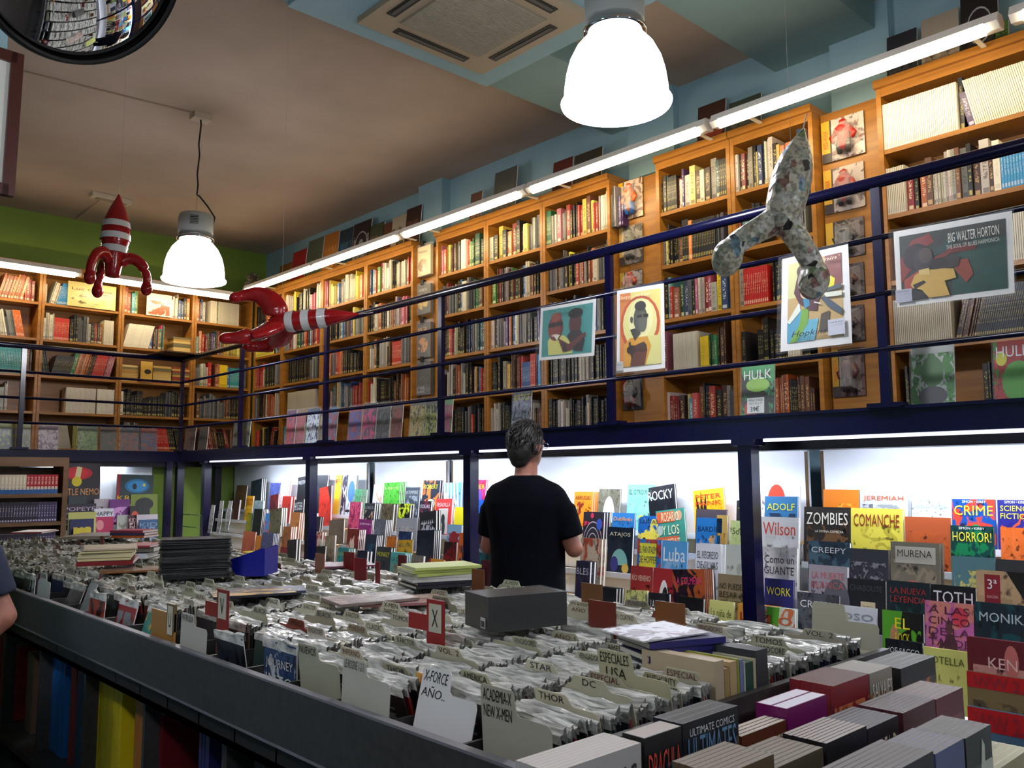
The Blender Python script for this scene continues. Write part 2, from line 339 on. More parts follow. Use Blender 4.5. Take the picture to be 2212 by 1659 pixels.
for i, (x0, x1) in enumerate(TUBES_B):
    t = tube_fixture(x1-x0, 'warm white tube fixture on the back wall, %s' % ('beside the corner' if i else 'left of the hanging upright rocket')); t.location = ((x0+x1)/2, TY, TZB)
    area('tube_lamp', ((x0+x1)/2, TY+.02, TZB-.075), (math.radians(50), 0, 0), x1-x0, .05, AREA_TUBE, WARM)
# ================================================================ pendant lamps
def pendant(loc, lab, cordtop):
    t = empty('pendant_lamp', loc); tag(t, lab, 'pendant lamp', 'opal dome pendant lamps')
    prof = [(.228, -.01), (.222, .01), (.219, .06), (.211, .12), (.195, .18), (.168, .235), (.13, .28), (.105, .298)]
    MB().lathe(prof+[(r-.006, z) for r, z in prof[::-1]], n=40).build('dome_shade', DOME_M, t, smooth=True)
    MB().lathe([(.232, -.014), (.236, -.004), (.228, .004), (.222, -.012), (.232, -.014)], n=40).build('shade_rim', DOME_M, t, smooth=True)
    MB().lathe([(.11, .299), (.135, .302), (.137, .318), (.12, .33), (.10, .334)], n=32).build('collar', CHROME, t, smooth=True)
    MB().lathe([(.0, .334), (.122, .336), (.128, .36), (.128, .47), (.118, .50), (.0, .505)], n=32).build('ballast_housing', GREYM, t, smooth=True)
    b = MB()
    for k in range(6): b.box(-.03, .03, -.1305, -.128, .40+k*.012, .405+k*.012)
    o = b.build('vent_grille', DARKG, t); o.rotation_euler = (0, 0, math.radians(-28))
    MB().tube([(-.012, .0, .50), (0, 0, .52), (.012, 0, .50)], .004, n=6).build('hook', CHROME, t)
    MB().box(.11, .14, -.03, .03, .30, .36).build('latch', CHROME, t)
    cz = cordtop[2]-loc[2]; dx, dy = cordtop[0]-loc[0], cordtop[1]-loc[1]
    pts = [(.12, -.03, .43), (.13, -.04, .50), (.08, -.02, .58), (.015, 0, .66)]+[(dx*(k/8)+.006*math.sin(k*2.1), dy*k/8, .66+(cz-.66)*k/8) for k in range(9)]
    MB().tube(pts, .0065, n=8).build('power_cord', mat('twisted_black_cord', '15120f', .6), t, smooth=True)
    MB().tube([(0, 0, .51), (dx, dy, cz)], .0022, n=5).build('chain', CHROME, t)
    MB().box(dx-.07, dx+.07, dy-.05, dy+.05, cz-.045, cz).build('ceiling_rose', CREAMM, t)
    l = bpy.data.lights.new('dome_lamp', 'POINT'); l.energy = DOME_P; l.color = (.95, .96, 1); l.shadow_soft_size = .08
    o = bpy.data.objects.new('dome_lamp', l); COL.objects.link(o); o.location = (loc[0], loc[1], loc[2]-.07); return t
near = Vector((2.705, 2.244, H+1.575)); far = Vector((2.585, 6.31, H+1.50))
pendant(near, 'large glowing white dome pendant lamp in front of the blue beams', (2.72, 2.3, H+2.66))
pendant(far, 'smaller looking white dome pendant lamp hanging on a long cord near the upright red rocket', (2.62, 6.37, CZ))
pendant(Vector((2.7, -1.9, H+1.55)), 'unseen dome pendant lamp added for fill behind the viewpoint', (2.7, -1.9, CZ)); pendant(Vector((-.7, 2.2, H+1.55)), 'unseen dome pendant lamp added for fill left of the viewpoint', (-.7, 2.2, CZ)); pendant(Vector((-.7, -1.9, H+1.55)), 'unseen dome pendant lamp added for fill farthest behind the viewpoint', (-.7, -1.9, CZ))  # three unseen lamps added to brighten the bins and their fronts
# ================================================================ ceiling objects
t = empty('air_conditioner', (3.03, 3.56, H+2.64)); tag(t, 'square cream ceiling air conditioner with four slots set in the blue soffit', 'air conditioner')
MB().box(-.475, .475, -.475, .475, -.035, 0, 'a89880').build('panel', MATTE, t)
b = MB().box(-.30, .30, -.30, .30, -.042, -.035, '8f8878')
for k in range(48): b.box(-.295, .295, -.29+k*.0121, -.286+k*.0121, -.047, -.042, 'a39c8c')
b.build('intake_grille', MATTE, t)
for a in range(4):
    MB().box(-.27, .27, -.415, -.355, -.040, -.0345).build('air_slot', DARKG, t).rotation_euler = (0, 0, a*math.pi/2)
    MB().box(-.25, .25, -.40, -.375, -.043, -.0405, '55534e').build('louver', MATTE, t).rotation_euler = (0, 0, a*math.pi/2)
P = onZ(240, 425, CZ)
t = empty('ceiling_fixture', (P.x, P.y, CZ)); t.rotation_euler = (0, 0, math.radians(6)); tag(t, 'slim cream fixture on the ceiling above the upright red rocket', 'ceiling fixture')
MB().box(-.20, .20, -.05, .05, -.045, 0, 'c4b8a0').build('base', MATTE, t); MB().box(-.15, .15, -.028, .028, -.052, -.0455, '8e846f').build('recess', MATTE, t)
# ================================================================ convex mirror, framed picture
ctr = ray(173, -107); ctr = ctr/ctr.dot(CF)*1.9; C0 = Vector((ctr.x, ctr.y, ctr.z+H)); rad = 240/FPX*1.9*1.0
d = (Vector((0, 0, H))-C0).normalized(); nrm = (d*.8+Vector((.42, .0, -.05))).normalized()
t = empty('convex_mirror', C0); t.rotation_euler = nrm.to_track_quat('Z', 'Y').to_euler(); tag(t, 'round convex security mirror with black rim hanging below the ceiling', 'mirror')
prof = [(rad*.97*math.sin(a*.62/14)/math.sin(.62), rad*.97*(math.cos(a*.62/14)-math.cos(.62))/math.sin(.62)) for a in range(15)]
MB().lathe(prof[::-1], n=64).build('mirror_glass', mat('mirror', 'f0f0f0', .02, 1), t, smooth=True)
MB().lathe([(rad*.955, .012), (rad*.985, .022), (rad*1.01, .0), (rad*.99, -.03), (rad*.5, -.05), (.0, -.05)], n=64).build('rim', BLACKM, t, smooth=True)
MB().tube([(0, 0, -.05), (-.05, .25, -.25)], .012, n=8).build('arm', BLACKM, t)
# framed picture on the column at the left edge
q = [onY(*p, 3.98) for p in ((70, 118), (35, 418))]
t = empty('framed_picture', (q[0].x-.47-.05, 4.0, (q[0].z+q[1].z)/2)); tag(t, 'white picture in a dark brown frame hanging on the light blue column', 'picture')
U = Vector((1, 0, 0)); hh = (q[0].z-q[1].z)/2; w2 = .42
b = MB(); 
for s in (-1, 1): b.box(w2*s+.05-.024, w2*s+.05+.024, -.02, .02, -hh, hh); b.box(-w2+.05, w2+.05, -.02, .02, s*(hh-.024)-.024, s*(hh-.024)+.024)
b.build('frame', mat('mahogany_frame', '4a2018', .3), t); b = MB().box(-w2+.05, w2+.05, -.005, .015, -hh+.04, hh-.04, 'd8d8d0')
b.text('M\u00fasica', Vector((.30, -.0065, -.10)), Vector((0, 0, .16)), Vector((-.03, 0, 0)), .6, None, '606060'); b.build('print', PRINT, t); t.rotation_euler = (math.radians(2), 0, math.radians(4))
# ================================================================ upper bookcases
ZS = [H+.31, H+.685, H+1.06, H+1.435, H+1.81]; ZTOP = H+2.15
def bookcase(w, lab, depth=.27, cornice=True):
    t = empty('bookcase'); tag(t, lab, 'bookcase', 'upper gallery bookcases')
    for s in (0, 1): MB().box(s*(w-.027), s*(w-.027)+.027, 0, depth, H+.2405, ZTOP+.02).build('side_panel', WOOD, t)
    for z in ZS: MB().box(.028, w-.028, .006, depth-.012, z-.026, z).build('shelf', WOOD, t)
    MB().box(0.028, w-.028, depth-.011, depth, H+.2405, ZTOP).build('back_panel', WOOD, t)
    MB().box(.028, w-.028, 0, depth-.012, ZTOP-.03, ZTOP+.02).build('top_panel', WOOD, t)
    if cornice: MB().box(-.004, w+.004, -.025, depth, ZTOP+.0205, ZTOP+.065).build('cornice', WOOD, t)
    return t
RB = [(9.62, 8.92), (8.92, 8.05), (8.05, 7.20), (7.20, 6.40), (6.05, 5.36), (5.36, 4.68), (4.68, 3.98), (3.56, 2.96), (2.96, 2.385), (2.0, .78), (.78, -.3)]
RNAME = ['corner bookcase of the long wall', 'second bookcase from the corner', 'third bookcase from the corner', 'bookcase just left of the hung toy card strip', 'bookcase just right of the far pack strip',
         'bookcase between the far pack strip and middle pack strip', 'bookcase just left of the middle pack strip', 'bookcase just right of the middle pack strip', 'bookcase just left of the nearest pack strip', 'wide bookcase right of the nearest pack strip', 'last bookcase on the right']
for (y0, y1), nm in zip(RB, RNAME):
    t = bookcase(y0-y1-.004, 'orange wood gallery '+nm); t.location = (PB, y0-.002, 0); t.rotation_euler = (0, 0, -math.pi/2)
BB = [(.80, 1.58), (1.58, 2.377), (2.377, 3.168), (3.168, 3.977), (3.977, 4.69)]
BNAME = ['first back wall bookcase', 'back wall bookcase at the left edge', 'back wall bookcase under the upright rocket', 'back wall bookcase above the wooden tray', 'back wall bookcase in the corner']
for (x0, x1), nm in zip(BB, BNAME):
    t = bookcase(x1-x0-.004, 'orange wood gallery '+nm); t.location = (x0+.002, YB, 0)
# wooden strips carrying hung packs
STR = [(6.40, 6.05), (3.98, 3.56), (2.385, 2.0)]
for i, (y0, y1) in enumerate(STR):
    x = 4.80 if i else 4.80
    tag(MB().box(x, x+.03, y1+.002, y0-.002, H+.24, ZTOP-.02+.02*i).build('pack_board', WOOD), 'narrow orange wood panel holding hung packs, %s from the right' % ordinal(3-i), 'board', 'narrow panels between bookcases')
# ================================================================ books on the gallery shelves
PAL = dict(k=('black', ['141416', '1c1c20', '26262a', '17202c']), w=('cream white', ['d8cfbc', 'c9c2b0', 'e2dccb', 'b9b19e']), r=('red', ['a8201c', 'b83020', '8c1a1e', 'c23c2c']),
    b=('blue', ['1f4a86', '2a78b0', '24365f', '3a8cc0']), g=('green', ['1d5a3a', '2a7a48', '4a8a3a', '1f4436']), y=('yellow', ['dfc020', 'e6b030', 'd8cc50']), o=('orange', ['cc6420', 'd8803a', 'b85a20']),
    p=('pink', ['c83c68', 'd87080', 'b0506a']), n=('brown', ['5a3626', '7a4a30', '3e2820']), t=('teal', ['2a8a90', '5aa8a8', '1f5a64']), v=('purple', ['4a2a6a', '5c4a80']), s=('grey', ['77767a', '94928c', '56585e']))
MIX = dict(m='kkkkkkkknnnnssssswwwrrbbgoytv', c='wwwrrrooyybbggkkknnppsstv', d='kkkkkkknnsvb')
INK = {'k': 'c8b860', 'w': '4a3a30', 'r': 'e8d8b0', 'b': 'e0e0e0', 'g': 'd8d8a0', 'y': '30261a', 'o': 'f0e0c0', 'p': 'f0e4e0', 'n': 'd0b070', 't': 'e4ece8', 'v': 'e0c8e0', 's': '20201e'}
# rows from the top shelf down; letter = colour, capital = one uniform series, number = per cent of the width, / or \ = leaning, . = gap
RCONT = [
 ['k30 n10 O15 r10 .35', 'Y70 m30', 'r30 w8 k40 s22', 's14 k14 n12 w8 o30 w22', 'r22 n10 y6 k20 r16/ k26/'],
 ['w18 y14 k16 w10 k12 p12 w18', 's16 c16 m50 r18', '.12 k60 s18 .10', '.14 W38 W36 .12', 'm60 .40'],
 ['p8 s4 y16 b12 s8 w26 y12 o14', 'g8 r6 k22 m40 s24', 'o16 s10 w6 r8 o8 k40 .12', 'n14 m62 r20 .4', '.60 m40'],
 ['b14 r8 g6 p6 w20 k12 w22 r12', 'k16 w6 o6 m44 p16 k12', 'w12 o6 k10 w18 n12 R20 s22', 'r8 w14 k34 n24 o12 .8', 'm40 .60'],
 ['p10 r6 y10 n12 s12 W10 r8 g10 .3 G9 k10', 's12 r8 m32 W9 s12 g14 n13', 'k22 r8 w8 k26 b10 s10 t16', 'w9 k8 w12 k10 o8 w10 k12 m20 r11', 'g10 n14 k34 s12 r8 m22'],
 ['w8 k8 y8 k8 o10 r8 k10 n6 y8 s26', 'r5 g8 m54 w10 n10 k13', 'w6 k8 s16 m14 b6 w4 s10 d36', 'k26 s6 y6 n16 r9 B16 R9 b12', 'w18 k18 .22 k12 w12 n18'],
 ['G9 w8 p7 s8 r6 k14 r8 y6 n6 y4 r10 w18 s8 v8', 's14 m24 k10 r5 m14 o10 w6 s17', 's8 w5 v5 y8 k22 .20 m32', 'k50 w14 k30 .6', 'k12 w20 k26 w8 k34'],
 ['k12 K14 r4 w4 v3 w8 y8 n8 w6 n8 s8 t5 K14', 's6 y4 k14 n8 K10 O5 K34 s12', 'k6 t4 r4 o9 g6 b8 s6 k4 p4 w10 r6 p5 w8 y6 b9 t5', 'p4 .10 W36 k4 Y12 g12 n12 .8', 'w4 r14 n8 .4 y4 t6 r8 n6 k10 r8 k8 n8 w5 s6'],
 ['w4 k4 r5 k4 w6 k4 y4 b6 k4 w10 k6 y4 o16 y6 b6 w5', 'r4 .3 t8 .6 k10 .28 w8 k15 s10', 'w6 R34 .4 k12 s12 k26', 'k6 .14 k42 W16 k12', 'k6 s8 k12 r8 n6 o20 k12 n20'],
 ['W34 k2 .2 v3\\ W56\\', 'W9 r3 k2 .1 o3 n3 w5 w5 n2 s3 k2 n3 w4 n2 W3 B26 k10', '.3 W9 .3 W4 W75', 'W26 n10/ K60/', '.3 k10 .24 k26 .36'],
 ['w60 k30', 'B60 w40', 'W90', 'K60 w30', 'm90']]
BCONT = [
 ['c90', 'm90', 'm90', 'm90', 'm90'],
 ['s16 w10 s14 y10 o30/ r16', 'r14\\ p10\\ w26\\ w16\\ s10\\ O10\\', 'k36 w8 k8 T34 n10', 'w6 s18 n10 r12 s10 w14 .20', 'm80 .20'],
 ['w3 .3 w9/ B15/ .50 k5', 'w14 R20 k12 s14 c22 W14', 'k12\\ K24/ g6/ o15/ n8/ R16/ p10/', '.34 W40 .2 W24', '.4 W40\\ .2 y8 o4 s20 .20'],
 ['r5 o5 t5 g5 .46 w14 b8 k5 o5', 'W28/ W9/ c24 .30', '.70', 'w5 k60 s10 k20', 'w6 s26 .10 m14 R18\\ k20\\'],
 ['o8 b4 w5 .8 W12 g2 W40 .18', 't6 o5 r5 .3 r4 m30 y30', 's10 w14 R6 .8 o8 Y14 b5 T20 y5 s8', '.6 n6 s44 n14 k12 .4', '.14 n6 .8 r12\\ n10\\ k12\\ r8\\ n12 .10']]
BK = []           # every book: frame matrix, sizes, colours, words for its label
def dull(c):
    g = sum(c)/3; k = R.uniform(.0, .32); s = R.uniform(.5, .95); return tuple(s*(v*(1-k)+g*k) for v in c)
def fill(Mx, w, conts, nm):
    for row, spec in enumerate(conts):
        x = .03; Wd = w-.06; ordn = 0
        for tok in spec.split():
            lean = 0
            if tok[-1] in '/\\': lean = (.24 if tok[-1] == '/' else -.20); tok = tok[:-1]
            ch, pc = tok[0], float(tok[1:]); wd = Wd*pc/100
            if ch == '.': x += wd; continue
            ser = ch.isupper(); c0 = ch.lower(); end = x+wd
            if lean < 0: x += .0
            ht0 = R.uniform(.22, .29); ht = ht0; sc = R.choice(PAL[c0][1]) if c0 in PAL else None; tw0 = R.uniform(.010, .015)
            off = .30*abs(math.sin(lean)) if lean else 0
            if ser and c0 == 'w': tw0 = .010; ht0 = .265
            if wd <= .05: tw0 = wd
            while x < end-.004:
                if ser: c1 = c0; th = tw0; ht = ht0+R.uniform(-.001, .001); colr = jit(sc, .06)
                else:
                    c1 = R.choice(MIX[c0]) if c0 in MIX else c0
                    th = R.choice([.007, .009, .011, .014, .018, .024, .03])*R.uniform(.9, 1.1); ht = (R.uniform(.215, .30) if R.random() < .22 else max(.17, min(.305, ht+R.uniform(-.008, .008)))) if ordn and R.random() < .8 else R.uniform(.19, .30)
                    if wd <= .05: th = wd
                    colr = dull(jit(R.choice(PAL[c1][1]), .25))
                th = min(th, end-x)
                if th < .004: break
                ordn += 1; x += th/math.cos(lean) if lean else th
                dep = R.uniform(.15, .2); set_ = (0 if ser else R.uniform(.0, .03)) + .012
                px = x-(th if lean >= 0 else th)
                T = Mx @ Matrix.Translation((px, set_, ZS[4-row]+.0005))
                if lean: T = T @ (Matrix.Rotation(lean, 4, 'Y') if lean < 0 else Matrix.Translation((th, 0, 0)) @ Matrix.Rotation(lean, 4, 'Y') @ Matrix.Translation((-th, 0, 0)))
                BK.append(dict(T=T, w=th-(.0022 if ser and c1 == 'w' else .0012), h=ht if not lean else min(ht, .27), d=dep, c=colr, c2=tuple(.35*a+.65*b for a, b in zip(colr, jit(INK[c1], .15))) if not ser else tuple((.8 if c1 == 'w' else .5)*a+(.2 if c1 == 'w' else .5)*b for a, b in zip(colr, hx(INK[c1]))), nm=PAL[c1][0], n=ordn, row=row, bay=nm, kind='series' if ser else ('hard' if th > .0165 else 'paper'), lean=lean))
for (y0, y1), c, nm in zip(RB, RCONT, RNAME): fill(Matrix.Translation((PB, y0, 0)) @ Matrix.Rotation(-math.pi/2, 4, 'Z'), y0-y1, c, nm)
for (x0, x1), c, nm in zip(BB, BCONT, BNAME): fill(Matrix.Translation((x0, YB, 0)), x1-x0, c, nm)
for b in BK:
    C = b['T'] @ Vector((b['w']/2, 0, b['h']/2)); x, y, z = proj(C); b['px'] = (x, y)
    b['vis'] = -30 < x < 2240 and 0 < y < 985; b['area'] = b['h']*b['w']/z**2
SHORT = {n: '%s long-wall bookcase from corner' % ordinal(i+1) for i, n in enumerate(RNAME)}
SHORT.update({n: '%s back-wall bookcase from left' % ordinal(max(i, 1)) for i, n in enumerate(BNAME)})
KN = dict(series=('comic_volume', 'comic volume', 'uniform volume'), hard=('hardcover_book', 'hardcover book', 'thick book'), paper=('paperback_book', 'paperback', 'slim book'))
def book_into(mb, b, T=None):
    mb.box(0, b['w'], 0, b['d'], 0, b['h'], b['c'], mat=0, M=T, front=(b['c'], b['c2'], 1), top=('cfc6b2', None, 0))
ROWN = ['top shelf', 'second shelf down', 'third shelf down', 'fourth shelf down', 'bottom shelf']
for kd, (on, cat, word) in KN.items():
    L_ = sorted([b for b in BK if b['kind'] == kd and b['vis']], key=lambda b: -b['area'])
    for b in L_[:290]:
        mb = MB(); book_into(mb, b); o = mb.build(on, [PRINT, SPINE]); o.matrix_world = b['T']
        tag(o, '%s %s, %s from left, %s, %s' % (b['nm'], word, ordinal(b['n']), ROWN[b['row']].replace(' down', ''), SHORT[b['bay']]), cat, cat+'s on the gallery shelves')
    if len(L_) > 290:
        mb = MB()
        for b in L_[290:]: book_into(mb, b, b['T'])
        tag(mb.build(on+'_rows', [PRINT, SPINE]), 'all the smaller %ss further along the gallery shelves' % cat, cat+'s', kind='stuff')
# ================================================================ generic printed book or comic, front facing local -y
def cover_book(name, w, h, t, bgc, fg='f0f0f0', title='', art=None, art2=None, pages='e8e4da', spine=None, tz=.84, th=None, tw=.84, extra=None, artbox=(.08, .05, .92, .68), fine=False, hard=True, mats=None, sub=None, body=None):
    mb = MB(); e = .0015 if hard else 0
    sp = spine or bgc
    # boards and spine wrap the page block
    k = min(.0025, t*.12)
    mb.box(0, w, 0, k, 0, h, bgc); mb.box(0, w, t-k, t, 0, h, bgc); mb.box(0, k, k, t-k, 0, h, sp)
    O, U, V = Vector((0, 0, 0)), Vector((w, 0, 0)), Vector((0, 0, h)); n = Vector((0, -1, 0))
    if art:
        x0, y0, x1, y1 = artbox
        mb.poly(O, U, V, [(x0, y0), (x1, y0), (x1, y1), (x0, y1)], art, art2 or bgc, 2 if fine else 1, n)
    if extra:
        for i, (pts, c) in enumerate(extra): mb.poly(O, U, V, pts, c, None, 0, n, .0009+.0002*i)
    if title:
        lines = title.split('|'); hh = th or min(.13, .30/len(lines)) 
        for i, ln in enumerate(lines):
            if ln: mb.text(ln, O, U, V, tw, hh*.8, fg, 0, .5, tz-i*hh*1.12, n=n, off=.0026, bold=.005)
    if sub:
        for (s_, cx, cy, ww, hh, cc) in sub: mb.text(s_, O, U, V, ww, hh, cc, 0, cx, cy, n=n, off=.0028, bold=.0)
    o = mb.build(name, mats or [PRINT, ART, ARTF])
    pb = MB().box(k, w-e*2, k, t-k, e, h-e*2, pages); pb.build('page_block', MATTE, o)
    return o
def ell(cx, cy, rx, ry, n=18, a0=0, a1=360):
    return [(cx+rx*math.cos(math.radians(a0+(a1-a0)*i/n)), cy+ry*math.sin(math.radians(a0+(a1-a0)*i/n))) for i in range(n if a1-a0 == 360 else n+1)]
def place(o, P, rot, lean=0, tilt=0):
    o.rotation_mode = 'XYZ'; o.rotation_euler = (-lean, tilt, rot); o.location = P
ADJ = {}
# ================================================================ stepped display racks under the gallery
TX_ = [4.10, 4.00, 3.90, 3.80, 3.715, 3.635]; TZ_ = [-.34, -.44, -.57, -.71, -.85, -.97]
PANELS = [(8.99, 6.36, 'far white rack by the green wall'), (6.27, 5.25, 'white rack left of the standing man'), (5.20, 2.24, 'long white rack behind the standing man'), (2.17, -.6, 'nearest white rack on the right')]
for i, (y0, y1, nm) in enumerate(PANELS):
    t = empty('display_rack', (4.2, y0, 0)); t.rotation_euler = (0, 0, -math.pi/2); w = y0-y1
    tag(t, 'stepped '+nm, 'display rack', 'stepped white racks under the gallery')
    MB().box(0, w, 0, .02, .3, H+.125).build('back_panel', WHITEP, t)
    MB().box(0, w, -.75, -.02, .02, .3).build('plinth', WHITEP, t)
    for k in range(6):
        d = 4.2-TX_[k]; z = H+TZ_[k]
        dn = 4.2-(TX_[k-1] if k else 4.2)
        MB().box(0, w, -d-.035, -dn-.004 if k else -.002, z-.016, z).build('ledge', mat('ledge_%d' % k, 'c8a878', .5) if (i == 0) else bpy.data.materials['ledge_%d' % k], t)
        MB().box(0, w, -d-.036, -d-.03, z-.0165, z+.014).build('lip', WHITEP, t)
        MB().box(0.002, w-.002, -d+.012, -d+.018, (H+TZ_[k+1] if k < 5 else .3)+.001, z-.017).build('riser', WHITEP, t)
    for s in (0, 1):
        MB().box(s*(w-.018), s*(w-.018)+.018, -.02 if 0 else -.001, 0, .3, H+.12).build('edge_strip', mat('edge_%d%d' % (i, s), '5a4020', .5), t)
SEEN = {}
CN = [('black', (12, 12, 16)), ('dark grey', (60, 62, 68)), ('grey', (128, 128, 128)), ('white', (240, 240, 240)), ('cream', (216, 206, 176)), ('red', (190, 40, 40)), ('dark red', (110, 30, 34)), ('orange', (222, 125, 40)),
      ('yellow', (228, 212, 50)), ('lime green', (150, 190, 70)), ('green', (60, 150, 70)), ('dark green', (34, 66, 50)), ('teal', (60, 150, 145)), ('dark teal', (30, 80, 92)), ('light blue', (120, 180, 220)), ('blue', (40, 110, 200)),
      ('navy', (26, 32, 70)), ('purple', (110, 40, 125)), ('pink', (220, 100, 150)), ('brown', (110, 72, 44)), ('olive', (120, 120, 50)), ('tan', (188, 160, 120))]
def cname(h):
    c = [int(h[i:i+2], 16) for i in (0, 2, 4)]; return min(CN, key=lambda q: sum((a-b)**2 for a, b in zip(c, q[1])))[0]
def uniq(base, tails):
    """first label that is still free, adding what else tells it apart"""
    s = base
    for t in ['']+tails:
        s2 = (s+' '+t).strip()
        if s2 not in SEEN: SEEN[s2] = 1; return s2
    k = 2
    while '%s, %s' % (s2, ordinal(k)) in SEEN: k += 1
    SEEN['%s, %s' % (s2, ordinal(k))] = 1; return '%s, %s' % (s2, ordinal(k))
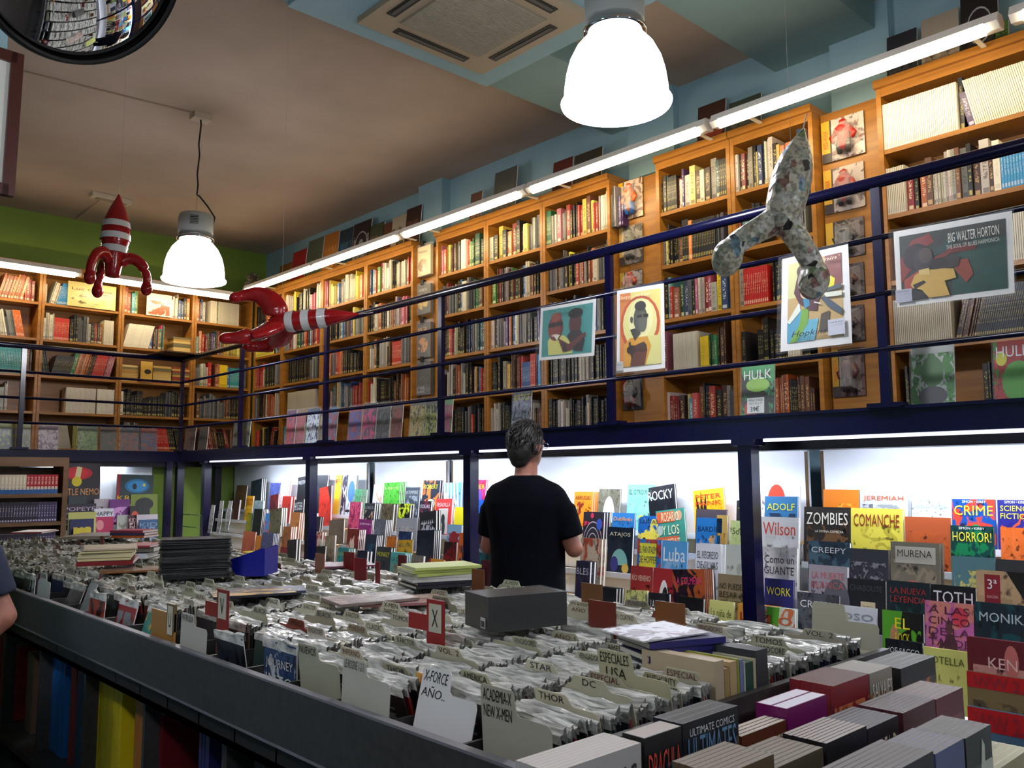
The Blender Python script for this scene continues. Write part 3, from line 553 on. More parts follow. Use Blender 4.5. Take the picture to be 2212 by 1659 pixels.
# tier, x0, x1, ytop, cover, ink, title, art, art2, copies behind, sideways tilt, what the picture shows
D = [
 # nearest rack ----------------------------------------------------
 (0,1636,1722,1048,'e8e4e4','d83a3a','','303038','d0ccd0',1,0,'red oval head'), (0,1773,1850,1057,'d9781e','ffe0a0','','f0a838','c86018',1,0,'orange square'), (0,1852,1955,1058,'b8bcc2','d8581e','JEREMIAH','8a9096','d8dcde',3,0,'orange title'),
 (0,1965,2051,1078,'c8e4ea','90a0a4','ORLANDO Y EL JUEGO','d8ecd8','c0dce8',1,0,'thin grey title'), (0,2052,2145,1078,'1a4c9a','f0e040','CRIME','c84030','1a4c9a',1,0,'yellow title'), (0,2150,2232,1080,'26267c','f0e040','SCIENCE|FICTION','c05030','26267c',1,0,'yellow title'),
 (1,1645,1716,1072,'3a78a8','e8e040','ADOLF','2a3a58','c86848',1,0,'painted figures'), (1,1731,1832,1095,'2a2420','e4dccc','ZOMBIES','6a4a30','8a6a48',1,0,'dark frame'), (1,1832,1944,1098,'dccc4c','8a2a1a','COMANCHE','b8a838','e8dc70',1,0,'big brown title'),
 (1,1950,2048,1117,'b0522a','402018','','b8582c','3a2a30',1,0,'rusty painting'), (1,2049,2142,1136,'14403c','f0d840','HORROR!','1a7a4a','101820',1,0,'yellow title'), (1,2157,2235,1140,'e06a2a','301010','','e8743a','b03a5a',1,0,'orange face'),
 (2,1634,1717,1108,'f2f0f0','e0442a','Wilson','f2f0f0','e8e4e4',1,0,'red title'), (2,1741,1830,1170,'2e3e4c','e8e8e8','CREEPY','4a6878','182430',1,0,'white title'), (2,1828,1914,1186,'3a3a42','d0ccd0','','8a8890','26262c',1,0,'grey riders'),
 (2,1918,2024,1172,'7c7464','383028','MURENA','9a8a74','605a4c',2,0,'pale title plate'), (2,2051,2145,1203,'5a8088','d8c040','','d4cc78','34464c',1,0,'yellow face'), (2,2147,2235,1210,'34363a','e0d8c8','','d8d0b8','1c1c20',1,0,'pale house'),
 (3,1636,1712,1138,'eceaea','3a2a38','Como un|GUANTE','eceaea','d8d4d8',1,0,'dark ink blob'), (3,1741,1824,1222,'a8a0a8','c86a6a','LA MUERTE|BLANCA','6e6c74','a8a0a8',1,0,'grey helmet'), (3,1825,1907,1252,'18181e','4c4c56','CHABOUTE','18181e','18181e',1,0,'small cream note'),
 (3,1911,2003,1257,'16262c','a83030','LA NUEVA|LEYENDA','1c4a44','241c20',1,0,'red title'), (3,2006,2102,1266,'0c0c10','f2f2f2','TOTH','0c0c10','0c0c10',1,0,'white title'), (3,2102,2235,1235,'c8a67e','f0f0f0','','c8a67e','b89870',1,0,'red square sticker'),
 (4,1640,1702,1165,'26266c','e8e040','WORK','26266c','26266c',1,0,'sideways yellow title'), (4,1715,1806,1283,'46464e','f0f0f0','CREEPY','5a5a62','303036',1,0,'white title'), (4,1804,1887,1311,'dadee4','8a8e96','OSO','dadee4','c8ccd2',1,0,'pale plain front'),
 (4,1900,1988,1322,'14140f','f0e024','EL|ROCK|y YO','5aa82c','1c1c14',1,0,'green picture'), (4,1991,2096,1302,'c46aa6','5a2448','A LAS|CINCO|DE LA|TARDE','c46aa6','d88878',1,0,'shouting figure'), (4,2098,2235,1306,'1c2a32','c0ccd0','MONIKA','1c4a50','10181e',1,0,'thin white title'),
 (5,1640,1704,1200,'d8d8c8','d86a3a','10','d87848','70a098',1,0,'orange shapes'), (5,1906,1986,1385,'161a1e','d8dce0','JOE SACCO','161a1e','20262c',1,0,'pale title'), (5,1989,2085,1404,'ccce70','5a5a28','BOTELLA','ccce70','c4c668',1,0,'small title'),
 (5,1645,1700,1232,'b8d0c4','2a5a50','','2c5c50','a8c8bc',2,0,'dark green picture'),
 # long rack behind the man ----------------------------------------
 (0,1236,1275,1062,'e08820','5a1a10','ARRUGAS','8a3020','c87830',4,0,'orange band'), (0,1289,1334,1056,'6a6858','e8e8ec','','7c7a6a','4a483c',1,0,'white oval'), (0,1350,1408,1046,'7cc4b4','4a5a50','EL OTRO MAR','8cccb8','d8b050',1,0,'pale green front'), (0,1400,1462,1054,'16181e','f2f2f2','ROCKY','16181e','20242c',1,.14,'white title'),
 (0,1499,1565,1060,'f0a81c','d03a18','PETER|PANK','f0a81c','e89818',1,.10,'black hand'), (0,1587,1632,1081,'15171c','e8d040','JE','15171c','15171c',1,0,'yellow title'),
 (1,1256,1300,1106,'221c24','c83a5a','','c03050','221c24',3,0,'ring pattern'), (1,1318,1366,1108,'2e78bc','e89838','Dublin\u00e9s','2a5c94','7cb0d8',1,0,'orange title'), (1,1375,1422,1114,'1e5ea4','0c1c3c','LOCAS','d8c850','28303c',1,0,'yellow window'), (1,1420,1482,1105,'3a8a78','f0dcb0','ROSARIO|Y LOS|INAGOTABLES','3a8a78','3a8a78',1,.13,'orange title bands'),
 (1,1498,1564,1100,'453c44','a85a5a','','453c44','5a4c54',1,0,'plain dark front'),
 (2,1308,1361,1139,'162434','f0e4bc','ATAJOS','16243a','5a6ab0',1,0,'cream title'), (2,1497,1552,1119,'2684d2','0e2440','BARD\u00cdN','2684d2','d8a868',2,0,'dark title'), (2,1565,1630,1124,'d6e49c','3a4a20','Sonrisas','d6e49c','ccd890',1,-.05,'dark title'),
 (2,1540,1562,1098,'d8b060','805020','','d8b060','c09040',1,0,'narrow yellow front'),
 (3,1247,1292,1163,'c4b49c','c0402c','','b8503c','c8b89c',2,0,'red seal'), (3,1369,1420,1160,'2874c4','1c2a4c','EL FANTASMA|DE HOPPERS','2874c4','b83a2a',1,0,'yellow patch'), (3,1423,1476,1162,'54a4dc','f2f4f4','Luba','54a4dc','8ac0e4',1,0,'white title'), (3,1495,1548,1175,'e4e8f0','40444c','EL REGRESO|DE SILVAS','e4e8f0','dce0ea',2,0,'small dark title'),
 (3,1560,1632,1172,'c6cec4','4a5450','','a8b0a4','d4d8cc',1,0,'pale green figures'),
 (4,1236,1266,1196,'26243a','c8c8d4','BLES','26243a','3a3650',2,0,'white scrawl'), (4,1354,1401,1210,'9a2c2c','f0d8c0','R\u00cdO VENENO','9a2c2c','8a2424',1,0,'black haired face'), (4,1403,1450,1214,'9c2428','f0ece8','','9c2428','181014',1,0,'black and white oval'), (4,1452,1522,1198,'221824','e43a7c','LA COLMENA','a85428','221824',5,.08,'pink title'),
 (4,1542,1604,1237,'86765a','201c14','NO PUEDES|BESAR A|QUIEN','86765a','70624a',1,0,'black title'),
 (5,1280,1322,1251,'161a20','c0c8cc','','161a20','28484c',3,0,'plain black front'), (5,1346,1394,1255,'d6d884','5a5c2c','La ni\u00f1a de|sus ojos','d6d884','86886a',1,.05,'dark diagonal corner'), (5,1395,1440,1272,'1e1e22','e4e4e4','LA MUJER|REBELDE','1e1e22','2c2c30',1,.03,'white title'), (5,1457,1510,1268,'101012','f0f0f0','','101012','e8e8e8',1,0,'long black hair'),
 (5,1523,1575,1275,'d8da84','5a5c2c','La ni\u00f1a de|sus ojos','d8da84','86886a',1,0,'dark diagonal corner'), (5,1584,1660,1268,'dc9c3a','a02418','LUZ','dc9c3a','c84a20',3,0,'red title'),
 # left of the man, right of the post ------------------------------
 (0,1020,1043,1036,'c82850','f0c030','VIER','c82850','6a4ac0',1,0,'yellow title'), (1,1020,1044,1079,'2456b8','90c0f0','','2c62c4','90c0e8',1,0,'blue figure'), (2,1022,1058,1117,'d8c8b4','201818','','e0ccb4','281c20',1,0,'black haired face'), (3,1022,1052,1176,'1c5058','e4e8e8','PIONGYANG','1c5058','2c646c',1,0,'white title'), (4,1032,1062,1211,'541c24','80505a','','541c24','381418',1,0,'dark plain front'),
 (3,1044,1066,1137,'2a4034','d0d8d0','GUIDO|BORO','2a4034','3c5444',1,0,'white title'),
 # rack left of the man --------------------------------------------
 (0,802,824,1046,'eceaf0','c8906a','','d8a888','ecebf2',1,0,'white figure'), (0,826,860,1043,'48a834','c8e890','Leyre','58b040','d88a4c',4,.04,'pale green title'), (0,872,902,1053,'38404a','b0b8bc','INTEMPERIE','38404a','8a949a',1,.02,'grey title'), (0,908,944,1037,'2c323e','d8d040','ROBERT','2c323e','d8763c',2,0,'yellow title'), (0,957,992,1043,'5a9cd4','f0f4f8','','5a9cd4','f0f4f8',1,.03,'blue and white stripes'),
 (1,752,775,1084,'e4567e','901c48','','e4567e','a82c54',1,0,'pink figure'), (1,784,805,1087,'24262e','a0a4a8','LORCA','24262e','c09880',3,0,'small face'), (1,820,846,1088,'4c4432','e0dcc8','','6a5e44','2c261c',2,0,'white robed figure'), (1,857,882,1088,'12161a','e4f020','Epil\u00e9ptico','12161a','b8c828',2,0,'yellow title'), (1,902,926,1082,'2a2834','c8ccd8','SOLAS','2a2834','6a3040',1,0,'white lettering'), (1,938,972,1078,'d83838','f4dcd4','PESADILLA','d83838','d83838',1,.03,'pale window'), (1,978,1001,1095,'e8d61c','b03028','','e8d61c','e8d61c',1,0,'red circle'),
 (2,771,799,1122,'8a2a74','f0d8e8','Jobness','c83a7c','3a84c4',1,0,'pale title'), (2,806,829,1122,'5c5e64','c8ccd0','','70747a','34363c',4,0,'grey picture'), (2,855,898,1121,'9a9ca0','d0d4dc','','b0a8a4','707278',2,.06,'grey wrapped front'), (2,906,942,1108,'1c1c22','c8ccd0','','1c1c22','b8bcc2',2,.12,'white lace pattern'), (2,962,992,1133,'84aec8','9a1c28','','9a1c28','84aec8',1,0,'red heart'),
 (3,785,808,1155,'263040','8894a4','','24506a','263040',4,0,'blue arch'), (3,830,850,1159,'c8682c','a82828','','c8782c','8a2c24',1,0,'orange square'), (3,855,882,1148,'1e2c4c','a0b0cc','','1e2c4c','344a74',1,0,'plain navy front'), (3,856,888,1168,'cc9828','4a6a50','ALSA','cc9828','bc8c20',1,.06,'mustard front'), (3,897,934,1147,'1c2434','d8902c','','20283a','c88828',4,.05,'navy and orange shapes'), (3,955,981,1171,'2c201e','a81c28','','8a1a24','2c201e',1,.02,'dark red flowers'), (3,985,1003,1151,'dc6c28','203058','','dc6c28','1c2c54',1,0,'orange front'),
 (4,766,787,1190,'24283c','a0a8c0','','24283c','3c4460',2,0,'navy front'), (4,807,838,1182,'3a4044','d8d840','MONKEY','3a4044','4c5458',2,0,'yellow title'), (4,838,869,1194,'58a8a0','204844','LA CASA','58a8a0','b89050',4,0,'dark title'), (4,882,908,1200,'7a7468','c8c0b0','','7a7468','8c867a',1,0,'plain grey front'), (4,924,953,1208,'d8902a','301810','','d8902a','38180c',1,0,'black splash'),
 (0,675,701,1025,'282e36','8a9098','','282e36','3c444c',1,0,'plain dark front'), (0,719,731,1017,'f0c828','d83a2a','F','f0c828','f0c828',1,0,'red letter'), (0,735,744,1012,'3a3a4c','e8e8f0','','3a3a4c','f0f0f8',1,0,'narrow dark spine'), (0,746,764,1011,'d4e0ec','6a94d0','','dce6f0','8ab0e0',1,0,'blue disc'), (0,757,776,1057,'5aa878','2c7c3c','','5cac78','68c048',5,0,'green figure'),
 (1,689,715,1054,'d82c18','201014','','e83418','d02814',1,.14,'bright red front'), (2,710,742,1125,'6a5c4c','c8b8a4','','6c6050','4c4234',1,.10,'brown house picture'), (2,674,688,1116,'2c2428','a09090','','3c3034','201a1e',2,0,'dark front'), (3,673,691,1149,'dcd0b8','b82c34','JAL','dcd0b8','b82c34',2,0,'red border'), (3,700,722,1159,'9c8c74','5c4c3c','','9c8c74','84745c',1,.10,'tan cloudy front'), (3,745,770,1143,'7c2c24','e8b8a0','','e0b8a0','702820',4,0,'bearded pale face'),
 (4,674,700,1182,'26221e','c8c0b4','','26221e','34302a',1,.08,'plain dark front'), (4,724,747,1184,'2c7c78','b8d890','SANTOS','2c8c88','1c4440',4,0,'teal top'),
 # far rack ---------------------------------------------------------
 (0,507,529,1048,'6c5232','d08040','','8a6038','4c3c28',1,0,'brown picture'), (0,541,564,1039,'1c2430','d0d8e0','','24303c','e0e4e8',3,.13,'white ghosts'), (0,579,600,1043,'4c5898','c0c8e8','','5c68a8','303c70',1,0,'blue dusk picture'), (0,603,619,1036,'dcb8b4','a05060','','e8c8c0','5878b8',2,0,'pale pink front'), (0,641,664,1031,'14161a','d8dce0','WESTIVUS','14161a','14161a',1,.10,'white title'),
 (1,502,514,1079,'6c1c3c','d0b0c0','','6c1c3c','5a1430',1,0,'maroon cover'), (1,528,543,1071,'e8a81c','b02c18','BUM|TRA','e8a81c','e8b840',1,0,'red title'), (1,582,600,1070,'581c20','c86058','','802c2c','38161a',1,.12,'dark red swirl'), (1,634,654,1080,'202024','e8e8e8','CAPITAL|ES|DUMBO','202024','202024',2,.08,'white lettering'), (1,606,624,1072,'b02c24','301418','','b83428','401a1c',2,0,'red front'),
 (2,530,543,1108,'989828','f0ecc0','','989828','88881c',1,0,'olive poster shape'), (2,541,562,1081,'a8bcbc','5c7c84','','a8bcbc','98b0b4',1,0,'misty sea'), (2,544,562,1099,'2c342c','8c9484','','3c443a','20261f',4,0,'dark forest'), (2,569,585,1109,'3c88cc','d04c24','','3c88cc','d84c24',1,0,'blue front'), (2,581,607,1102,'545030','a89868','','6c6440','383820',3,.12,'brown people'), (2,624,643,1107,'b8742c','e8c080','','c4802c','844c20',3,0,'desert picture'),
 (3,582,600,1133,'605c30','c8c8a0','','64602f','54502a',1,0,'olive front'), (3,608,625,1138,'a86424','e0b060','','b8702c','5c3818',3,.04,'desert picture'),
 (4,519,545,1148,'c8683c','d8d4c8','','d06c3c','a8a498',1,0,'orange edge'), (4,547,558,1157,'e88c1c','c02830','','e89020','20181c',1,0,'flame colours'), (4,559,584,1151,'565e80','2c3450','','5c6488','3c4a4c',4,0,'grey blue figures'), (4,601,620,1182,'902420','f0e0d8','','982c24','782020',1,0,'red skull'), (4,618,638,1168,'24211e','8c8478','','24211e','302c28',2,.11,'plain dark front'),
]
RN = lambda y: 'far white rack' if y > 6.3 else ('rack left of man' if y > 5.2 else ('rack beside the man' if y > 2.2 else 'nearest white rack'))
EX = {'TOTH': [(ell(.5, .78, .10, .10), '0c0c10')]}
TIER = ['top tier', 'second tier', 'third tier', 'fourth tier', 'fifth tier', 'bottom tier']
def special(tt, desc):
    ex = []; sub = []
    if 'red oval head' in desc: ex = [(ell(.42, .72, .22, .30), 'e0432c'), (ell(.34, .75, .05, .02), 'f0f0f0'), (ell(.5, .75, .05, .02), 'f0f0f0'), (ell(.85, .6, .10, .14), 'e8e020')]
    if tt == 'ZOMBIES': sub = [('LA DIVINA COMEDIA', .55, .58, .6, .04, 'e4dccc')]
    if tt == 'CRIME': ex = [(ell(.55, .30, .34, .26), 'd0402c'), (ell(.55, .32, .14, .2), '2c8c4c')]; sub = [('SIMON \u2022 KIRBY', .52, .95, .55, .05, 'f4f4f4')]
    if tt == 'HORROR!': ex = [(ell(.75, .2, .2, .2), '2c4c9c')]; sub = [('SIMON \u2022 KIRBY', .5, .95, .6, .05, 'f4f4f4')]
    if tt.startswith('SCIENCE'): ex = [(ell(.75, .3, .2, .16), 'c03c28')]; sub = [('SIMON \u2022 KIRBY', .5, .96, .6, .05, 'f4f4f4')]
    if tt == 'MURENA': ex = [([(.1, .66), (.92, .66), (.92, .93), (.1, .93)], 'c8c0b0'), (ell(.45, .2, .2, .2), 'b86a5c')]; 
    if 'helmet' in desc: ex = [(ell(.72, .42, .34, .38, 18, 0, 180), '62626a'), ([(.4, .42), (1, .42), (1, 0), (.46, 0)], '45454c')]
    if 'cream note' in desc: ex = [([(.36, .2), (.74, .2), (.74, .6), (.36, .6)], 'd8c8a0')]; sub = [('UN POCO|'.replace('|', ''), .55, .5, .28, .06, '5a4c3c'), ('DE MADERA', .55, .4, .3, .06, '5a4c3c'), ('Y ACERO', .55, .3, .26, .06, '5a4c3c')]
    if 'red square' in desc: ex = [([(.14, .6), (.40, .6), (.40, .95), (.14, .95)], '8c1c28'), ([(.5, 1), (1, .4), (1, 1)], '15120f'), ([(.1, .1), (.5, .4), (.55, .36), (.15, .05)], '5c4020')]; sub = [('3\u00aa', .27, .83, .16, .12, 'f0f0f0'), ('EDICI\u00d3N', .27, .68, .18, .04, 'e8c0c0')]
    if 'shouting' in desc: ex = [(ell(.72, .83, .16, .12), 'd8404c'), ([(0, 0), (1, 0), (1, .3), (0, .3)], 'dc8c78'), ([(.4, .1), (.68, .1), (.66, .52), (.58, .62), (.46, .62), (.38, .5)], '4c2c34'), ([(.40, .5), (.2, .18), (.16, .2), (.34, .56)], '4c2c34'), ([(.66, .5), (.74, .16), (.7, .14), (.6, .5)], '4c2c34'), (ell(.5, .70, .07, .09), '5c3a3c')]
    if 'white oval' in desc: ex = [(ell(.5, .2, .30, .62, 18, 0, 180), 'f0f0f4')]; sub = [('UN PASEO', .5, .62, .3, .06, '9a8aa8')]
    if 'black hand' in desc: ex = [([(.14, 0), (.08, .95), (.22, .55), (.26, 1.0), (.32, .55), (.42, .92), (.44, .5), (.5, .3), (.42, 0)], '18100c')]
    if 'ring pattern' in desc:
        for q in range(4): ex += [(ell(.5, .0, .48-q*.11, .74-q*.16, 18, 0, 180), 'a8a0a8'), (ell(.5, .0, .46-q*.11, .71-q*.16, 18, 0, 180), '221c24')]
        ex += [(ell(.45, .9, .08, .08), 'c02c50'), (ell(.8, .66, .13, .16), '2c4ca0'), (ell(.5, .05, .2, .1), 'c02c50')]
    if tt == 'LOCAS': ex = [([(.15, .02), (.72, .02), (.72, .52), (.15, .52)], 'e0c848'), (ell(.3, .2, .12, .2), '1c1c20'), (ell(.5, .12, .1, .1), 'b82c2c')]
    if tt.startswith('ROSARIO'): ex = [([(.03, .70), (.66, .70), (.66, .96), (.03, .96)], 'c85a2c'), ([(.0, .06), (.75, .06), (.75, .36), (.0, .36)], 'c85a2c'), (ell(.82, .84, .1, .12), 'c89878'), (ell(.12, .52, .1, .12), 'a8b8b0')]
    if tt == 'ATAJOS': ex = [(ell(.5, .2, .34, .34, 18, 0, 180), '84c0b4'), (ell(.3, .22, .16, .16), '3c3c84'), (ell(.75, .14, .14, .1), 'd8b050')]
    if tt.startswith('BARD'): ex = [([(0, 0), (1, 0), (1, .34), (0, .34)], 'd8a868'), (ell(.6, .12, .26, .22), 'd89c80')]
    if tt.startswith('EL FANT'): ex = [([(.1, .58), (.8, .58), (.8, .94), (.1, .94)], 'e0e040'), (ell(.5, .18, .13, .2), 'b04030')]
    if tt.startswith('R\u00cdO'): ex = [(ell(.75, .3, .18, .34), '101010'), (ell(.76, .22, .1, .16), 'e8e0d8'), (ell(.15, .42, .07, .08), 'e8e0d8')]
    if 'black and white oval' in desc: ex = [(ell(.5, .42, .24, .42), 'f0ece8'), (ell(.56, .40, .18, .34), '14100f')]
    if 'diagonal corner' in desc: ex = [([(0, 0), (.75, 0), (0, .8)], '66683c'), ([(.62, 0), (.9, 0), (.9, .38), (.76, .5), (.62, .38)], 'a8a880')]
    if 'long black hair' in desc: ex = [(ell(.5, .35, .36, .5), '0c0c0c'), (ell(.5, .2, .12, .28), 'f0f0f0'), (ell(.3, .4, .03, .25), 'd0d0d0'), (ell(.7, .4, .03, .25), 'd0d0d0')]
    if 'black haired face' in desc and not tt: ex = [(ell(.65, .5, .34, .5), 'e4ccb4'), (ell(.2, .5, .24, .6), '201a1e'), (ell(.5, .66, .07, .02), '201a1e'), (ell(.8, .66, .06, .02), '201a1e')]
    if 'blue and white' in desc:
        ex = [([(q, 1), (q+.1, 1), (q+.3, 0), (q+.2, 0)], 'f0f4f8') for q in (-.1, .1, .3, .5, .7)]+[(ell(.5, .15, .26, .42), '24405c'), (ell(.5, .15, .22, .38), 'f4f4f0')]
    if tt == 'ROBERT': ex = [(ell(.55, .2, .22, .2), 'd8703c'), (ell(.55, .42, .24, .12), 'b8c4a4')]
    if tt == 'PESADILLA': ex = [([(.2, .06), (.8, .06), (.8, .74), (.2, .74)], 'd0c8c0'), (ell(.5, .45, .12, .14), '303030'), (ell(.55, .22, .1, .22), '3c3c3c')]
    if 'red circle' in desc: ex = [(ell(.6, .08, .3, .18), 'b83028')]
    if 'lace' in desc:
        for q in range(6):
            for r in range(5): ex.append(([(.12+q*.13, .1+r*.15), (.22+q*.13, .1+r*.15), (.17+q*.13, .2+r*.15)], 'c8ccd0'))
    if 'navy and orange' in desc: ex = [([(.1, 0), (.1, .6), (.4, .9), (.9, .5), (.5, .2)], '1c2434'), ([(.3, 0), (.5, .3), (.75, 0)], 'd8902c'), ([(.6, .25), (.9, .45), (.9, 0), (.75, 0)], '8c2c28')]
    if 'blue arch' in desc: ex = [(ell(.5, .1, .36, .5, 18, 0, 180), '245878')]
    if 'red heart' in desc: ex = [(ell(.5, .5, .32, .3), '8c1420')]
    if 'splash' in desc: ex = [(ell(.5, .35, .3, .22), '30160c')]
    if 'bright red' in desc: ex = [([(.7, 1), (1, 1), (1, .5)], '201418')]
    if 'blue disc' in desc: ex = [(ell(.5, .6, .4, .26), '4c84d0'), ([(0, .1), (.5, .1), (.5, .16), (0, .16)], '303040')]
    if 'green picture' in desc: ex = [([(0, 1), (.5, 1), (.3, 0), (0, 0)], '58a82c'), (ell(.3, .5, .12, .3), 'c08868')]
    if 'small face' in desc or 'bearded' in desc: ex = [(ell(.5, .45 if 'beard' in desc else .2, .18, .3 if 'beard' in desc else .16), 'e4c4b0')]
    return ex, sub
n_d = 0
for (k, x0, x1, yt, bgc, ink, title, art, art2, ncp, tilt, desc) in D:
    X = TX_[k]-.022; A = onX(x0, yt, X); B = onX(x1, yt, X); w = A.y-B.y; z0 = H+TZ_[k]+.001; h = max(.12, (A.z+B.z)/2-z0)
    if h > .36: h = .36
    t = R.uniform(.010, .022); ex, sub = special(title, desc)
    plain = art == bgc
    kw = dict(art=None if plain and art2 == art else bgc, art2=art2 if plain else art, extra=ex, sub=sub, fine='pattern' in desc or 'grey' in desc, artbox=(.0, .0, 1, 1) if R.random() < .5 else (.06, .05, .94, .74))
    lines = title.split('|'); 
    if title.startswith('A LAS'): kw.update(th=.115, tz=.90)
    if title in ('HORROR!', 'CRIME'): kw.update(th=.24, tz=.78, tw=.9)
    if title in ('ROCKY', 'COMANCHE', 'ZOMBIES', 'Luba', 'TOTH', 'KEN'): kw.update(th=.26, tz=.80, tw=.88)
    if title == 'MURENA': kw.update(th=.14, tz=.82, tw=.7)
    if title.startswith('EL|ROCK'): kw.update(th=.2, tz=.82, tw=.36)
    if title == 'Wilson': kw.update(th=.22, tz=.84)
    if title.startswith('ROSARIO'): kw.update(th=.28, tz=.83, tw=.6)
    if title.startswith('LA MUJER'): kw.update(th=.2, tz=.82, tw=.75)
    copies = max(1, ncp); step = t+.004
    lab = uniq('%s %s book with %s' % (cname(bgc), 'tilted' if tilt else 'upright', desc), ['on %s' % TIER[k], 'of %s' % RN(A.y)])
    for c in range(copies):
        if c == 0: o = cover_book('display_book', w, h, t, bgc, ink, title, **kw); first = o
        else:
            o = first.copy(); COL.objects.link(o)
            for ch in first.children: cc = ch.copy(); COL.objects.link(cc); cc.parent = o
        off = c*min(step, .05/copies if copies > 1 else 1)
        P = Vector((X+off*.9, A.y-off*(.55 if copies > 1 else 0), z0+(.0 if tilt == 0 else abs(tilt)*.0)))
        place(o, P, -math.pi/2, .10, 0)
        if tilt: o.rotation_euler = (-.10, -tilt, -math.pi/2); o.location.y -= 0
        l2 = lab if c == 0 else '%s, %s behind the front copy' % (lab, 'copy' if copies == 2 else ordinal(c)+' copy')
        tag(o, l2, 'book', 'books on the stepped racks'); n_d += 1
# sideways lettering and the red series band at the near end
for i, (yt, cA, cB) in enumerate(((1375, '641c24', 'c89088'), (1450, '7a6844', '564a34'), (1527, '52708c', '34506a'))):
    X = 3.44-.05*i; A = onX(2084, yt, X); B = onX(2240, yt, X); w = A.y-B.y; h = .30 if i < 2 else .42
    ex = [([(0, .82), (1, .82), (1, 1), (0, 1)], 'b81c20')] if i else [(ell(.62, .75, .1, .2), 'c87068'), ([(.3, 0), (.35, .45), (.9, .45), (1, 0)], 'd8a8a0')]
    if i == 2: ex += [(ell(.55, .5, .09, .1), 'a81c2c'), ([(.72, 0), (.75, .5), (.76, .7), (.77, .5), (.82, 0)], '202c38')]
    o = cover_book('display_book', w, h, .02, cA, 'e8c4bc' if not i else '8a2c34', 'KEN' if not i else 'WW 2.2', art=cB, art2=cA, extra=ex, tz=.72 if not i else .90, th=.16, tw=.40 if not i else .8, sub=[('2\u00aa', .55, .5, .1, .08, 'f0d0d0')] if i == 2 else None)
    place(o, Vector((X, A.y, A.z-h)), -math.pi/2, .06); tag(o, ['dark red book with a pink portrait at the right picture edge', 'brown album with red top band below the dark red portrait', 'blue album with red top band and a dark tower, bottom right'][i], 'book', 'books on the stepped racks')
t = empty('display_rack', (3.52, 1.5, 0)); tag(t, 'low white shelf holding the red banded albums at the right edge', 'display rack')
for i in range(3):
    X = 3.44-.05*i; A = onX(2084, (1375, 1450, 1527)[i], X); o = MB().box(X-.03-3.52, X+.045-3.52, -1.7, -.2, A.z-(.30 if i < 2 else .42)-.02, A.z-(.301 if i < 2 else .421)).build('ledge', WHITEP, t)
# small white zines in a wire holder at the far end
t = empty('wire_holder', (3.55, 8.35, H-.62)); tag(t, 'wire holder of white folded leaflets at the far rack end', 'holder')
for k in range(4): MB().tube([(-.05, -.18, -.1+k*.12), (-.05, .3, -.1+k*.12)], .004, n=6).build('wire', CHROME, t)
for i in range(9):
    a = onX(458+i*6.2, 1108-(i % 3)*9-(i > 4)*9, 3.60); o = MB().box(0, .075, 0, .004, 0, .19, 'dcdcda').poly(Vector((0,0,0)), Vector((.075,0,0)), Vector((0,0,.19)), [(.1, .1), (.9, .1), (.9, .6), (.1, .6)], 'dcdcda', '808080', 1, Vector((0, -1, 0))).build('leaflet', [PRINT, ARTF])
    place(o, Vector((3.56-.02*(i % 3), a.y, a.z-.19)), -math.pi/2, .1); tag(o, 'white leaflet in the wire holder, %s from left' % ordinal(i+1), 'leaflet', 'white leaflets at the far rack end')
# ================================================================ big albums on the back wall and the brown series bookcase
YD = 8.80
BD = [(128,219,1000,1090,'2a262e','e0a060','LITTLE NEMO',0,'tall dark album with a red glow'), (253,332,1024,1090,'22383a','e8b820','KRAZY',.03,'dark green album with blue oval'), (284,342,1068,1115,'7a8c2c','20280c','',0,'lime green album with black shape'), (205,240,1078,1115,'b8b0b8','504850','',0,'pale grey wide album'),
      (149,188,1073,1120,'2c3a3c','90a0a0','',0,'dark grey green album'), (238,282,1079,1120,'6c2478','d090d0','',0,'bright purple album'), (138,209,1089,1130,'241c2c','c8b0d0','POPEYE',0,'black striped album'), (282,325,1093,1130,'1c1c14','c86030','',0,'black album with orange corner'),
      (205,247,1099,1150,'d8d8e0','181818','HAPPY',0,'white and magenta album'), (254,279,1113,1150,'aeb0a4','808070','',0,'plain grey album'), (279,296,1113,1150,'4c1420','d8c0c0','KID',0,'narrow maroon album'), (297,342,1112,1150,'c8bcc0','705060','',0,'pale comic strip album'), (149,209,1107,1150,'b8b868','606030','',0,'pale yellow wide album'),
      (152,204,1122,1170,'1c2050','c8a840','',0,'navy album with gold picture'), (302,342,1123,1170,'285078','8098b0','KID',0,'blue album'), (160,198,1141,1190,'c8b828','806820','',0,'yellow album in front')]
t = empty('display_rack', (2.3, 8.99, 0)); tag(t, 'stepped white rack of big albums against the green back wall', 'display rack')
A = onY(220, 1006, 8.97); B = onY(329, 1006, 8.97)
MB().box(-.2, B.x-2.3, -.02, 0, .3, A.z).build('back_panel', WHITEP, t)
